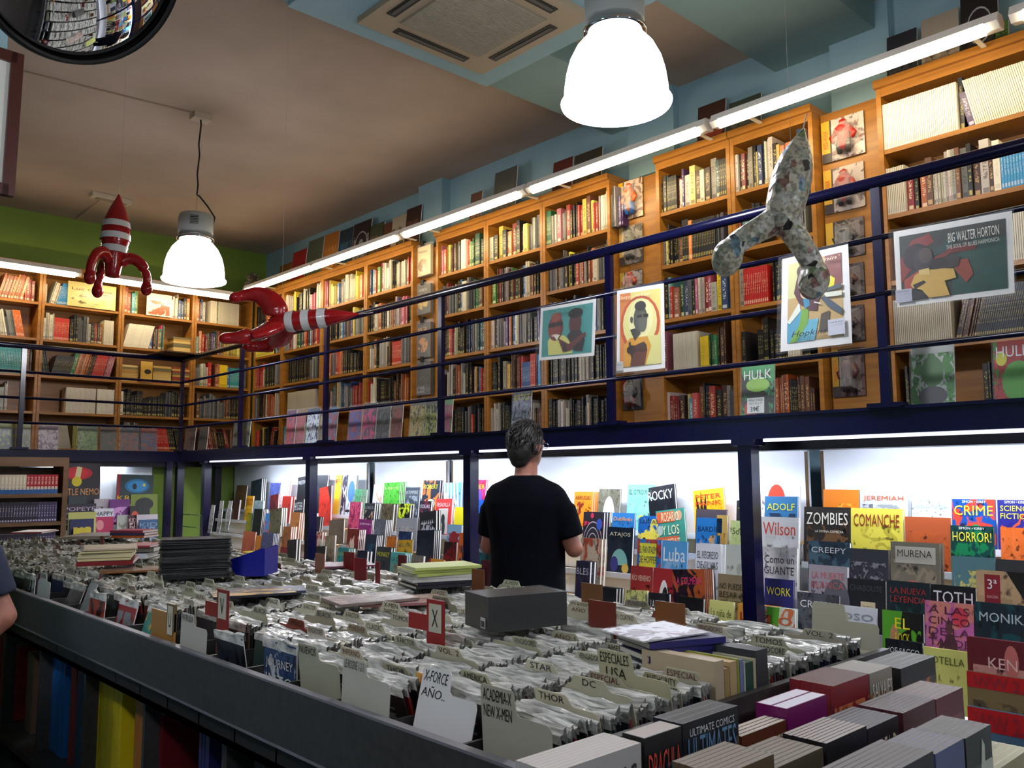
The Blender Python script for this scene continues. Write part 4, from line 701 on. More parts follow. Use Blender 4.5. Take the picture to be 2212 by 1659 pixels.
for i, (x0, x1, yt, yb, c, fg, tt, tl, lab) in enumerate(BD):
    Y = YD-.028*i; A = onY(x0, yt, Y); B = onY(x1, yt, Y); zb = onY(x0, yb, Y).z; h = max(.24, A.z-zb)
    ex = []
    if 'red glow' in lab: ex = [(ell(.45, .75, .36, .16), 'b81c28'), (ell(.45, .75, .26, .11), 'd0242c'), ([(.36, .5), (.5, .5), (.56, .9), (.44, .92)], 'e0d8a0'), (ell(.44, .55, .12, .12), 'd8c828')]
    if 'blue oval' in lab: ex = [([(0, 0), (.09, 0), (.09, 1), (0, 1)], '8c1c2c'), (ell(.55, .62, .34, .24), '1c6c9c'), (ell(.55, .62, .27, .18), '2c8cc8'), (ell(.48, .6, .06, .1), '181818'), (ell(.74, .66, .04, .05), 'd8c840')]
    if 'black shape' in lab: ex = [(ell(.5, .6, .34, .26), '14180c')]
    if 'HAPPY' == tt: ex = [([(0, 0), (1, 0), (1, .68), (0, .68)], 'b01c50'), (ell(.3, .36, .2, .2), 'd88890')]
    if 'striped' in lab: ex = [([(0, q), (.5, q+.03), (.5, q+.06), (0, q+.05)], '90a0a0') for q in (.2, .4, .6)]
    if 'orange corner' in lab: ex = [(ell(.25, .5, .2, .3), 'c84c2c'), (ell(.5, .4, .12, .2), 'd8c02c')]
    o = cover_book('big_album', B.x-A.x, h, .015, c, fg, tt, art=None if ex else fg, art2=c, extra=ex, tz=.30 if 'NEMO' in tt else (.22 if tt == 'KRAZY' else .8), th=.2, tw=.95, artbox=(.15, .1, .85, .7))
    place(o, Vector((A.x, Y, A.z-h)), 0, .06, tl); tag(o, lab+' on the back rack', 'album', 'big albums on the back rack')
    MB().box(A.x-2.3-.0, B.x-2.3, Y-8.99-.012, Y-8.99+.02, A.z-h-.012, A.z-h-.001).build('ledge', WHITEP, t)
# brown bookcase with series volumes
A = onY(150, 988, 7.75); x1 = A.x; zt = A.z; x0 = x1-1.5
t = empty('low_bookcase', (x0, 7.75, 0)); tag(t, 'brown laminate bookcase with rows of red and blue volumes under the gallery', 'bookcase'); w = x1-x0
for s in (0, 1): MB().box(s*(w-.04), s*(w-.04)+.04, 0, .3, .0, zt-.001).build('side_panel', WOODB, t)
MB().box(.0401, w-.0401, 0, .3, zt-.075, zt-.001).build('top_panel', WOODB, t); MB().box(.041, w-.041, .285, .3, 0, zt-.08).build('back_panel', WOODB, t)
lv = [onY(130, y, 7.75).z for y in (1066, 1126, 1190)]
for z in lv: MB().box(.041, w-.041, .004, .284, z-.03, z).build('shelf', WOODB, t)
for r_, (z, hh, cols) in enumerate(((lv[0], .155, 'A'), (lv[1], .16, 'B'), (lv[2], .15, 'B'))):
    n = 0; x = x0+.05
    while x < x1-.08:
        th = .026 if r_ == 0 else .020
        px = proj((x, 7.77, z+.05))[0]
        mb = MB(); n += 1
        if r_ == 0:
            c = 'c8bca0' if px < 54 else 'a01c24'
            mb.box(0, th-.001, 0, .11, .045, hh, c, front=(hx(c), hx('f0e0c0'), 1), top=(hx('cfc6b2'), None, 0)); mb.box(0, th-.001, 0, .11, 0, .045, '24568c')
            mb.box(.002, th-.003, -.0006, 0, .035, .055, 'c8b8a0'); nm = 'cream and blue' if px < 54 else 'red and blue'
        else: c = ['2c2434', '3c3450', '241c28'][(n//9) % 3]; mb.box(0, th-.001, 0, .12, 0, hh, c, front=(hx(c), hx('b0a8c0'), 1), top=(hx('9c94a0'), None, 0)); nm = 'dark violet'
        if px > -20:
            o = mb.build('series_volume', [PRINT, SPINE]); o.location = (x, 7.765, z+.0005)
            tag(o, '%s spine volume, %s from left on %s shelf of the brown bookcase' % (nm, ordinal(n), ('upper', 'middle', 'low')[r_]), 'volume', 'series volumes in the brown bookcase')
        x += th
# ================================================================ the long comic bin table
X0, X1, Y0, PIT, NC = 1.07, 2.42, 1.09, .2302, 26
Y1 = Y0+PIT*NC; ZR, ZF = H-.50, H-.70
t = empty('comic_bin_table', (X0, Y0, 0)); tag(t, 'long charcoal table of comic bins with open shelves underneath', 'bin table')
def tb(mb, nm, mt=GREYT):
    o = mb.build(nm, mt, t); o.location = (-X0, -Y0, 0); return o
tb(MB().box(X0-.02, X0, Y0-.02, Y1+.02, H-.645, ZR-.006), 'front_board'); tb(MB().box(X0-.021, X0+.001, Y0-.021, Y1+.021, ZR-.006, ZR), 'edge_band', GREYE)
tb(MB().box(X0-.022, X0-.019, Y0-.02, Y1+.02, H-.651, H-.645), 'edge_band', GREYE)
tb(MB().box(X0, X0+.012, Y0, Y1, ZF-.02, H-.6455), 'inner_front', DARKG)
tb(MB().box(X1, X1+.02, Y0-.02, Y1+.02, H-.72, ZR), 'rear_board'); tb(MB().box(X0, X1, Y0-.02, Y0, 0.0, ZR+.02), 'end_board'); tb(MB().box(X0, X1, Y1, Y1+.02, 0.0, ZR), 'end_board')
tb(MB().box(X0, X1, Y0, Y1, ZF-.02, ZF), 'bin_floor')
for k in range(1, NC): tb(MB().box(X0, X1, Y0+PIT*k-.004, Y0+PIT*k+.004, ZF, ZR-.012), 'partition')
tb(MB().box(X0+.02, X1, Y0, Y1, H-1.18, H-1.16).box(X0-.02, X0+.02, Y0, Y1, H-1.185, H-1.155), 'lower_shelf'); tb(MB().box(X0+.45, X0+.47, Y0, Y1, .0, ZF-.02), 'back_panel'); tb(MB().box(X0, X1, Y0, Y1, .0, .08), 'base')
YDV = [1.75, 2.36, 2.97, 3.58, 4.19, 4.80]
for y in YDV: tb(MB().box(X0+.03, X0+.45, y-.01, y+.01, .08, ZF-.02), 'upright')
# books on the open shelf below
def low_book(y0, y1, zt, zb, c, n, lab, yellow=False):
    w = (y1-y0)/n
    for i in range(n):
        o = MB().box(0, w-.001, 0, .2, 0, zt-zb-R.uniform(0, .006), jit(c, .1), top=('a89c80', None, 0), front=(jit(c, .1), hx(c), 1)).build('stored_book', [PRINT, SPINE])
        o.location = (X0+.075+R.uniform(0, .006), y1-i*w, zb); o.rotation_euler = (0, 0, -math.pi/2)
        tag(o, '%s, %s from left' % (lab, ordinal(i+1)) if n > 1 else lab, 'stored book', 'books on the open shelf under the bins')
XL = X0+.09; zsh = H-1.158
def yz(x, y): p = onX(x, y, XL); return p.y, p.z
for (xa, xb, yt, c, n, lab, yl) in ((0, 45, 1380, '7c1014', 12, 'dark red magazine under the bin table', False), (66, 82, 1410, '5c4a3c', 2, 'brown magazine under the bin table', False), (97, 108, 1410, 'b08830', 1, 'mustard book under the bin table', False), (110, 150, 1412, '0f5c9c', 7, 'bright blue magazine under the bin table', False),
     (160, 172, 1440, '7c2c34', 2, 'dull red book under the bin table', False), (176, 192, 1450, '1f3c54', 2, 'dark blue book under the bin table', False), (193, 201, 1465, 'a0a0a0', 1, 'white spined book under the bin table', False), (203, 272, 1470, 'c8b414', 13, 'bright yellow magazine under the bin table', True),
     (300, 318, 1500, '9c6018', 2, 'orange brown book under the bin table', False), (320, 360, 1530, '5c0c14', 4, 'deep red book under the bin table', False), (440, 462, 1580, '28285c', 4, 'violet striped book under the bin table', False), (490, 510, 1590, '4c5044', 3, 'grey green book under the bin table', False), (560, 600, 1600, '2c2c30', 5, 'black book under the bin table', False)):
    ya, za = yz(xa, yt); yb, zb_ = yz(xb, yt); low_book(yb, ya, min(H-.735, max((za+zb_)/2, zsh+.2)), zsh+.001, c, n, lab, yl)
# ---------------- comics in the bins
CC = ['141418', '1c1e26', '2a2a30', '3a2c2c', '20242c', '5c1c20', '1f3044', '44484c', '2a3c34', '6a6458', '8c2420', '14181c', '30343c', '242024']
def bagged(w, h, c, T=None, mb=None):
    """a comic and the crinkled top of its bag"""
    th = .0045
    a = mb or MB(); a.box(-w/2, w/2, 0, th, 0, h, c, T is None and c or c, 0, T, front=(c, jit('8a8a8a', .4), 1)); return a
def bag_top(w, h, mb=None, T=None, hang=.016):
    a = mb or MB(); n = 5; th = .006; P = []
    g = R.uniform(.6, 1.0); col = (g*.93, g*.94, g*.88)
    for i in range(n+1):
        x = -w/2-.006+(w+.012)*i/n; dz = R.uniform(-.003, .009); P.append([Vector((x, -.0012, h-hang)), Vector((x, -.001+R.uniform(-.001, .001), h+.004+dz*.5)), Vector((x, th+R.uniform(-.001, .003), h+.006+dz)), Vector((x, th, h-hang*.4))])
    if T: P = [[T @ q for q in r] for r in P]
    for i in range(n):
        for j in range(3): a.face([P[i][j], P[i+1][j], P[i+1][j+1], P[i][j+1]], col, uv=[(i/n, j/3), ((i+1)/n, j/3), ((i+1)/n, (j+1)/3), (i/n, (j+1)/3)])
    # side of the bag
    return a
def card(w, h, tabx, c, txts, T=None, ink='1c1a18', tabw=.5, tabh=.021):
    """divider card with a raised tab; body height h, rounded corners"""
    a = MB(); x0 = -w/2+tabx*(w-w*tabw); x1 = x0+w*tabw
    out = [(-w/2, 0), (w/2, 0), (w/2, h-.012), (w/2-.004, h-.003), (w/2-.012, h)]
    if x1 < w/2-.02: out += [(x1+.012, h), (x1+.004, h+.006)]
    out += [(x1, h+tabh-.006), (x1-.006, h+tabh), (x0+.006, h+tabh), (x0, h+tabh-.006)]
    if x0 > -w/2+.02: out += [(x0-.004, h+.006), (x0-.012, h), (-w/2+.012, h)]
    out += [(-w/2, h-.012)] if x0 > -w/2+.02 else []
    th = .0014
    a.face([Vector((p[0], 0, p[1])) for p in out], c); a.face([Vector((p[0], th, p[1])) for p in out][::-1], c)
    for i in range(len(out)):
        p, q = out[i], out[(i+1) % len(out)]; a.face([Vector((q[0], 0, q[1])), Vector((p[0], 0, p[1])), Vector((p[0], th, p[1])), Vector((q[0], th, q[1]))], c)
    O = Vector((x0, 0, h-.022)); U = Vector((x1-x0, 0, 0)); V = Vector((0, 0, tabh+.022))
    for i, s in enumerate(txts):
        if s: a.text(s, O, U, V, min(.85, .16*len(s)+.1), .34 if len(txts) > 1 else .42, ink, 0, .5, .74-.46*i, shear=.12, n=Vector((0, -1, 0)), off=.0008, bold=.012)
    return a
CARDC = ['b8b49c', 'c4c0a8', 'a8a890', 'ccc8b0', 'b0ac94', '98947c', 'd0ceb8']
WORDS = ['VENGADORES', 'X-MEN', 'X-FACTOR', 'DAREDEVIL', 'LOBEZNO', 'AUTHORITY', 'HARDCORE', 'VARIOS', 'THOR', 'A\u00d1O 1', 'CLASSIC', 'AMERICA', 'LOS CUATRO', 'RD', 'JLA', 'IMAGE', 'DC', 'VOL. 2', 'TOMOS', 'SPAWN', 'STAR', 'PUNISHER', 'INFERNO', 'MARVEL', 'BLACK', 'ULTIMATE', 'ESPECIAL', 'LA VIDA', 'N.M.', 'ALFA']
COMICS = []; CARDS = []
for k in range(NC):
    yc = Y0+PIT*(k+.5); x = X0+.05+(.085 if k in (0, 2, 3, 5) else (.10 if k < 15 else 0)); i = 0; ph = R.uniform(0, 6); a0 = R.uniform(-.12, .10); nxt = R.randint(6, 16); boxed = R.random()
    if k < 3: a0 = -.20
    cardcol = R.choice(CARDC); hb = .247+R.uniform(-.005, .005)
    while x < X1-.05:
        if abs(a0) > .01: pass
        lean = a0+.10*math.sin(x*3.1+ph)
        if k == 0: lean = -.20+.05*math.sin(x*4)
        i += 1
        T = Matrix.Translation((x, yc+R.uniform(-.008, .008), ZF+.001)) @ Matrix.Rotation(-math.pi/2, 4, 'Z') @ Matrix.Rotation(R.uniform(-.015, .015), 4, 'Z') @ Matrix.Rotation(-lean, 4, 'X')
        if i == nxt:
            nxt += R.randint(7, 24); CARDS.append((T, k, i, R.random(), cardcol)); x += .006
        else: COMICS.append((T, k, i, R.uniform(.168, .18), hb+R.uniform(-.006, .006)*(1 if R.random() < .9 else 4))); x += R.choice((.0075, .0085, .010))
# fronts of the nearest columns, from the photograph
FR = {0: ('card', 'a8a694', ['ACADEMIA-X', 'NEW X-MEN'], 0, -.06), 1: ('card', 'd8d8d4', ['X-FORCE', 'A\u00d1O..'], 0, .24), 2: ('card', 'b4b4a4', ['LE ROGNE 1-2-3', ''], 0, .04), 3: ('card', 'a4a48c', ['NUEVOS', ''], 0, -.10), 4: ('cover', '30343a', 'JOURNEY|INTO', '2c4468', 'c8ccd0', -.02, 'grey comic with blocky pale title'),
      5: ('cover', '20242a', '', '242a34', '14161a', -.16, 'plain dark comic leaning'), 6: ('card', 'b4b4a8', ['PATRULLA', ''], .0, .02), 7: ('board', '8a6024', 'U', 0, 0), 8: ('cover', 'a8acb0', '', 'd8c83c', '3c8c80', .30, 'grey yellow and teal comic leaning back'), 9: ('cover', 'b4b8b8', 'SPIDERMAN', '7c8484', '9c2424', .22, 'grey and red comic with arched title'),
      10: ('cover', '9c2c20', '', 'a83c24', '3c1c1c', .08, 'orange red comic'), 11: ('card', 'c8c8c4', ['', ''], 0, .32), 12: ('cover', '6c6468', '', '6c6468', '54505a', .34, 'mauve grey comic leaning back'), 13: ('card', 'b0b4b0', ['THOR', ''], .3, .05), 14: ('cover', '181a1e', '', '202428', 'a8acb0', .05, 'black comic with silver picture')}
for k, f in FR.items():
    yc = Y0+PIT*(k+.5); x = X0+.02; lean = f[4] if f[0] in ('card', 'board') else f[5]
    if lean < 0: x += .05
    if f[0] == 'card':
        o = card(.19, .255, f[3], f[1], f[2], tabw=.5, tabh=.032 if k > 1 else .045).build('divider_card', PRINT); nm = 'divider card'
        lb = {0: 'grey card with two handwritten lines on its tab, nearest bin front', 1: 'bright white card with handwritten tab leaning back in second bin', 2: 'grey card with small handwriting in the third bin from near end', 3: 'greenish grey card at the fourth bin front from near end', 6: 'pale grey card just right of the brown letter board',
              11: 'blank white card leaning back beside the orange red comic', 13: 'small grey card at the far left bin front'}[k]
        cat = 'divider card'
    elif f[0] == 'board':
        o = MB().box(-.095, .095, 0, .006, 0, .275, 'a07434').build('letter_board', PRINT); s = MB().box(.04, .095, -.003, .008, .22, .305, '6c5a3c'); s.box(.048, .088, -.0035, -.003, .21, .298, 'c8c4ac'); s.text('U', Vector((.048, -.0036, .21)), Vector((.04, 0, 0)), Vector((0, 0, .088)), .5, .5, '2c2820', n=Vector((0, -1, 0)), off=.0005); s.build('letter_tab', PRINT, o); lb = 'tan cardboard divider with a letter U tab'; cat = 'divider board'
    else:
        ex = []
        if k == 9: ex = [([(.0, .85), (1, .85), (1, 1), (0, 1)], '9c2424'), (ell(.25, .3, .22, .3), 'e4e8e8'), (ell(.25, .2, .1, .16), '202020')]
        if k == 10: ex = [([(.3, 0), (.4, .45), (.6, .5), (.72, 0)], '3c1014'), (ell(.8, .2, .2, .25), 'b02820')]
        o = cover_book('front_comic', .175, .262, .004, f[1], 'd8d8cc' if k != 9 else '3c4444', f[2], art=f[3], art2=f[4], extra=ex, th=.14, tz=.78 if k != 9 else .6, hard=False, artbox=(0, 0, 1, 1)); o.data.transform(Matrix.Translation((-.0875, 0, 0)))
        for ch in o.children: ch.data.transform(Matrix.Translation((-.0875, 0, 0)))
        bag_top(.18, .262, hang=.02).build('plastic_bag', BAG, o); lb = f[6]+' at the bin front'; cat = 'comic'
    o.rotation_euler = (-lean, 0, -math.pi/2); o.location = (x, yc, ZF+.002); tag(o, lb, cat, 'bin fronts')
# a red and yellow cover just behind the white card
o = cover_book('front_comic', .175, .262, .004, 'c8b060', 'd8d0c0', 'MEN', art='d87838', art2='c8a050', extra=[([(0, .42), (.85, .36), (.9, .82), (0, .86)], 'c03424'), ([(.1, .0), (.8, .0), (.75, .34), (.12, .36)], '702018')], th=.3, tz=.62, tw=.8, hard=False, artbox=(0, 0, 1, 1))
bag_top(.18, .262, hang=.02).build('plastic_bag', BAG, o); o.rotation_euler = (-.05, 0, -math.pi/2); a = onX(836, 1440, 1.18); o.location = (1.18, a.y, ZF+.002); tag(o, 'yellow comic with big red block letters behind the white card', 'comic', 'bin fronts')
vis = []
for c in COMICS:
    p = c[0] @ Vector((0, 0, c[4])); x, y, z = proj(p)
    if -40 < x < 2250 and y < 1700 and True: vis.append((z, c))
vis.sort(key=lambda q: q[0])
ABS = ['nearest', 'second', 'third', 'fourth', 'fifth', 'sixth']
for z, (T, k, i, w, h) in vis[:296]:
    c = R.choice(CC); o = bagged(w, h, jit(c, .2)).build('bagged_comic', [PRINT, SPINE]); bag_top(w, h).build('plastic_bag', BAG, o); o.matrix_world = T
    tag(o, 'bagged comic in the %s bin from the near table end, %s from its front' % (ordinal(k+1), ordinal(i)), 'bagged comic', 'bagged comics standing in the bins')
a = MB(); b = MB()
for z, (T, k, i, w, h) in vis[296:]:
    c = jit(R.choice(CC), .2); a.box(-w/2, w/2, 0, .0045, 0, h, c, M=T); bag_top(w, h, b, T)
o = a.build('bagged_comic_rows', PRINT); tag(o, 'the many smaller bagged comics standing in the farther bins', 'bagged comics', kind='stuff'); bb = b.build('plastic_bag_tops', BAG, o); tag(bb, kind='stuff')
nc = 0; cards = sorted([(proj(c[0] @ Vector((0, 0, .27))), c) for c in CARDS], key=lambda q: q[0][2])
for (px, py, z), (T, k, i, r, cc) in cards:
    if not (-20 < px < 2220 and 1100 < py < 1700) or nc >= 280: continue
    nc += 1; rr = R.random(); txt = [R.choice(WORDS), R.choice(WORDS) if R.random() < .3 else '']
    o = card(.185, .262 if R.random() < .8 else .275, R.random(), jit(R.choice(CARDC), .08) if rr > .06 else hx('7c3424'), txt, ink=R.choice(['201c18', '201c18', '5c1c18', '28303c'])).build('divider_card', PRINT)
    o.matrix_world = T; tag(o, 'handwritten divider card in the %s bin from the near table end, %s divider back' % (ordinal(k+1), ordinal(sum(1 for q in CARDS if q[1] == k and q[2] <= i))), 'divider card', 'divider cards in the bins')
# letter dividers in red frames and brown boards sticking up among the comics
def letter_div(px, py, ch, c, lab, w=.10, h=.12, z=H-.40, bar=True):
    P = onZ(px, py, z); o = MB().box(-w/2, w/2, 0, .004, -.20, h*.5, c).build('letter_divider', PRINT)
    if bar: MB().box(-w*1.6, -w/2, .0, .004, -.02, .022, c).build('bar', PRINT, o)
    if ch:
        s = MB().box(-w*.36, w*.36, -.001, .0, -.02, h*.42, 'b8b8a4'); s.text(ch, Vector((-w*.36, -.0012, -.02)), Vector((w*.72, 0, 0)), Vector((0, 0, h*.42+.02)), .5, .6, '1c1a18', n=Vector((0, -1, 0)), off=.0005); s.build('letter_label', PRINT, o)
    o.location = P; o.rotation_euler = (0, 0, -math.pi/2); tag(o, lab, 'letter divider', 'letter dividers among the comics')
letter_div(480, 1322, 'V', '7c1c18', 'red framed letter V divider', .075, .13, H-.395); letter_div(940, 1350, 'X', '8c1c1c', 'red framed letter X divider', .075, .13, H-.395)
for (px, py, c, w, lab) in ((1300, 1342, '6c2c20', .10, 'dark red board among cards right of the wrapped black box'), (1278, 1298, '6c4420', .09, 'brown board at the right end of the wrapped black box'), (1447, 1345, '7c4c24', .10, 'brown board behind the white print on purple books'), (1032, 1262, '6c3c18', .07, 'brown board directly behind the wrapped black box'),
     (588, 1213, '6c1818', .09, 'red board right of the blue magazine holder'), (690, 1222, '8c5c48', .08, 'tan and red board in the middle of the far bins'), (753, 1218, '781418', .09, 'bright red board, left of the red pair'), (778, 1234, '781418', .09, 'bright red board, right of the red pair'), (868, 1226, '601010', .06, 'small dark red board left of the green magazines'),
     (815, 1243, '701414', .03, 'tiny red tab in front of the red pair'), (219, 1178, '701818', .06, 'dark red board behind the cream book pile')):
    letter_div(px, py, '', c, lab, w, .11, H-.405, False)
# ---------------- things lying on top of the bins
def stack(items, P, rot, lab, grp):
    """items: (name, w, d, t, colour, spine colour, label, rotation jitter)"""
    z = P.z
    for (nm, w, d, th, c, sc, lb, rj, sl) in items:
        k = th*.1
        m_ = MB().box(-w/2, w/2, -d/2, d/2, th-k, th, c).box(-w/2, w/2, -d/2, d/2, 0, k, c).box(-w/2, w/2, -d/2, -d/2+k, k, th-k, sc)
        o = m_.build(nm, [PRINT, ART]); MB().box(-w/2+k, w/2-k, -d/2+k, d/2-k*2, k, th-k, 'c8c4b8').build('page_block', MATTE, o)
        o.location = (P.x+sl[0], P.y+sl[1], z); o.rotation_euler = (0, 0, rot+rj); z += th+.0008
        tag(o, lb, 'book' if 'comic' not in nm else 'comic', grp)
    return z
# tall stack of dark bagged comics
P = Vector((1.565, 3.70, H-.425)); z = P.z
for i in range(44):
    th = .0038; c = R.choice(['100f14', '16141a', '1c181c', '221418', '0c0c10', '28282e']); g = .2+.5*R.random()
    o = MB().box(-.132, .132, -.087, .087, 0, th*.75, jit(c, .3)).build('stacked_comic', PRINT); MB().box(-.142, .142, -.093, .093, th*.76, th*.98, (g*.4, g*.4, g*.42)).build('plastic_bag', BAG, o)
    o.location = (P.x+R.uniform(-.008, .008), P.y+R.uniform(-.008, .008), z); o.rotation_euler = (0, 0, math.radians(-22)+R.uniform(-.05, .05)); z += th
    tag(o, 'dark bagged comic, %s from the bottom of the tall black stack' % ordinal(i+1), 'comic', 'tall stack of dark bagged comics')
# blue magazine holder lying on the comics
q = [onZ(*p, H-.425) for p in ((510, 1243), (571, 1243))]; t2 = empty('magazine_holder', (q[0]+q[1])/2); t2.rotation_euler = (0, 0, math.atan2(q[1].y-q[0].y, q[1].x-q[0].x)); tag(t2, 'glossy blue plastic magazine holder lying beside the black stack', 'magazine holder')
BL = mat('blue_plastic', '0a1486', .3); wd = (q[1]-q[0]).length
m_ = MB(); out = [(-wd/2, 0), (wd/2, 0), (wd/2, .115), (wd/2-.012, .118), (-.01, .095), (-wd/2-.07, .055), (-wd/2-.02, .03)]
for s, y in ((1, 0), (-1, .18)): m_.face([Vector((p[0], y, p[1])) for p in out][::s]); 
m_.face([Vector((wd/2, 0, 0)), Vector((wd/2, .18, 0)), Vector((wd/2, .18, .115)), Vector((wd/2, 0, .115))]); m_.box(-wd/2, wd/2, 0, .18, -.004, 0); m_.build('shell', BL, t2)
MB().lathe([(.02, 0), (.05, .001), (.05, .004)], 'd8c838', n=20).build('disc_label', PRINT, t2).location = (-.02, .10, .09)
# cream and red books in a pile
P = onZ(235, 1215, H-.40)
stack([('lying_book', .24, .32, .020, '6c1014', '7c1418', 'dark red book at the bottom of the cream pile', 0, (0, 0)), ('lying_book', .22, .30, .012, '5c6458', 'c8bc88', 'thin grey green book in the cream pile', .04, (-.01, 0)), ('lying_book', .23, .30, .022, 'c4b884', 'd0c698', 'thick cream book in the pile', .02, (0, .01)), ('lying_book', .23, .30, .010, '2c2c28', 'c0b480', 'thin black edged book in the cream pile', .07, (0, 0)), ('lying_book', .23, .30, .008, '9c8c70', 'b8a888', 'tan covered book on top of the cream pile', .10, (.01, .01))], P, math.radians(-24), '', 'pile of cream and red books')
P = onZ(300, 1205, H-.42)
stack([('lying_book', .15, .20, .034, '30343a', 'd0d4dc', 'thick white edged book beside the black stack', 0, (0, 0)), ('lying_book', .16, .21, .026, '202428', '6c6c60', 'grey paperback above the white edged book', .1, (.02, 0)), ('lying_book', .17, .23, .010, '8c2c38', '9c3440', 'thin crimson book on top beside the black stack', -.06, (.02, 0))], P, math.radians(-40), '', 'small pile beside the black stack')
P = onZ(290, 1160, H-.41)
stack([('lying_book', .26, .20, .016, 'b0481c', 'd0601c', 'orange edged album, bottom of the far pink pile', 0, (0, 0)), ('lying_book', .25, .20, .018, '38304c', '44385c', 'violet album in the far pink pile', .05, (0, 0)), ('lying_book', .25, .19, .016, '8c3448', 'a03c50', 'pink album on top of the far pile', -.04, (0, 0))], P, math.radians(-50), '', 'far pile of pink and orange albums')
P = onZ(200, 1160, H-.41)
stack([('lying_book', .34, .45, .010, '5c5448', '8c8474', 'wide grey folder lying across the far bins', 0, (0, 0)), ('lying_book', .30, .42, .008, '6c6458', '9c9484', 'second wide folder on the far bins', .08, (.02, 0))], P, math.radians(-38), '', 'wide folders on the far bins')
P = onZ(75, 1150, H-.36)
stack([('lying_book', .2, .3, .008, '6c1c1c', '8c1c1c', 'dark red folder under the bright white sheet, far left', 0, (0, 0)), ('lying_book', .18, .28, .003, 'e8e0dc', 'e8e0dc', 'bright white sheet lying on the far left bins', .03, (0, 0))], P, math.radians(-35), '', 'sheets on the far left bins')
# green, white and dark magazines in the middle
P = onZ(950, 1262, H-.425)
its = []
for i, (c, sc, lb) in enumerate((('1c1a20', '221f2c', 'black backed magazine, bottom of the middle pile'), ('1c1a20', '221f2c', 'black backed magazine, second from bottom of the middle pile'), ('dcdcd8', 'e4e0d8', 'white magazine in the middle pile, lower'), ('dcdcd8', 'e4e0d8', 'white magazine in the middle pile, upper'), ('a8b060', 'b8c468', 'lime green magazine, lowest green in the middle pile'), ('b0b860', 'b8c468', 'lime green magazine, middle green in the pile'), ('b8c070', 'bccc70', 'lime green magazine on top of the middle pile'))):
    its.append(('lying_book', .27, .20, .0105, c, sc, lb, R.uniform(-.08, .08), (R.uniform(-.01, .01), R.uniform(-.01, .01))))
stack(its, P, math.radians(-16), '', 'green and white magazine pile')
# purple backed albums with a print on top
P = onZ(1452, 1412, H-.432)
its = [('lying_book', .21, .155, .015, '1c1850', '241c6c', 'violet backed album, %s from the bottom under the white print' % ordinal(i+1), (-.06, .03, -.02)[i], ((0, 0), (.012, .0), (-.004, .0))[i]) for i in range(3)]
z = stack(its, P, math.radians(-20), '', 'violet albums pile')
o = MB().box(-.105, .105, -.08, .08, 0, .003, 'c8c8cc').poly(Vector((-.105, -.08, .003)), Vector((.21, 0, 0)), Vector((0, .16, 0)), [(0, 0), (1, 0), (1, 1), (0, 1)], 'e4e4ea', '9c8c94', 1, Vector((0, 0, 1))).build('art_print', [PRINT, ART]); o.location = (P.x-.03, P.y+.03, z+.004); o.rotation_euler = (.03, 0, math.radians(-10)); tag(o, 'bagged black and white print on the violet albums', 'print'); MB().box(-.112, .112, -.087, .087, .0035, .0045).build('clear_sleeve', SLEEVE, o)
# shrink-wrapped black box
c0 = onZ(1055, 1367, H-.418); ax = (onZ(1225, 1350, H-.418)-c0); ay = (onZ(968, 1355, H-.418)-c0); wl, wd2 = ax.length, .15
t2 = empty('wrapped_box', c0+ax/2); ang = math.atan2(ax.y, ax.x); t2.rotation_euler = (0, 0, ang); tag(t2, 'black boxed set in shrink wrap lying on the comics', 'box')
o = MB().box(-wl/2, wl/2, 0, wd2, 0, .093).build('box_body', noise_mix(mat('slate_card', rough=.3), '08090c', '0e0f14', 12, 3), t2)
m_ = MB().box(-wl/2-.002, wl/2+.002, -.002, wd2+.002, -.0005, .095).build('shrink_wrap', plastic('shrink_wrap', .045, .12, bump=1.0), t2)
m_ = MB().box(-wl/2-.0045, -wl/2-.003, .012, .040, .008, .036, 'b8b8b8'); 
for q_ in range(9): m_.box(-wl/2-.005, -wl/2-.0045, .015+q_*.0026, .0162+q_*.0026, .012, .028, '202020')
m_.build('barcode_label', PRINT, t2)
# flat bagged comics lying in the middle
for (px, py, c1, c2, rot, lb) in ((545, 1283, '1c2030', 'd8a840', -18, 'dark bagged comic lying flat with a yellow reflection, front of the letter V'), (575, 1278, '2c3c58', '1c1c24', -26, 'blue bagged comic lying flat under the reflection'), (865, 1300, 'a06868', '98887c', -30, 'pinkish bagged magazine lying flat left of the wrapped box'), (800, 1296, '8c7c74', 'b8a898', -10, 'grey brown bagged magazine lying flat beside the pinkish one'), (740, 1222, '6c3448', '54202c', -20, 'crimson magazine lying flat on the far bins'), (290, 1232, '8c5824', '6c6048', -24, 'orange edged bagged comic lying under the cream pile')):
    P = onZ(px, py, H-.425+(.012 if px in (545, 800) else 0)); o = MB().box(-.14, .14, -.09, .09, 0, .008, c1).poly(Vector((-.14, -.09, .008)), Vector((.28, 0, 0)), Vector((0, .18, 0)), [(0, 0), (1, 0), (1, 1), (0, 1)], c1, c2, 1, Vector((0, 0, 1))).build('flat_comic', [PRINT, ART])
    MB().box(-.146, .146, -.096, .096, .009, .0105).build('plastic_bag', SLEEVE, o); o.location = P; o.rotation_euler = (R.uniform(-.03, .03), 0, math.radians(rot)); tag(o, lb, 'comic', 'bagged comics lying flat')
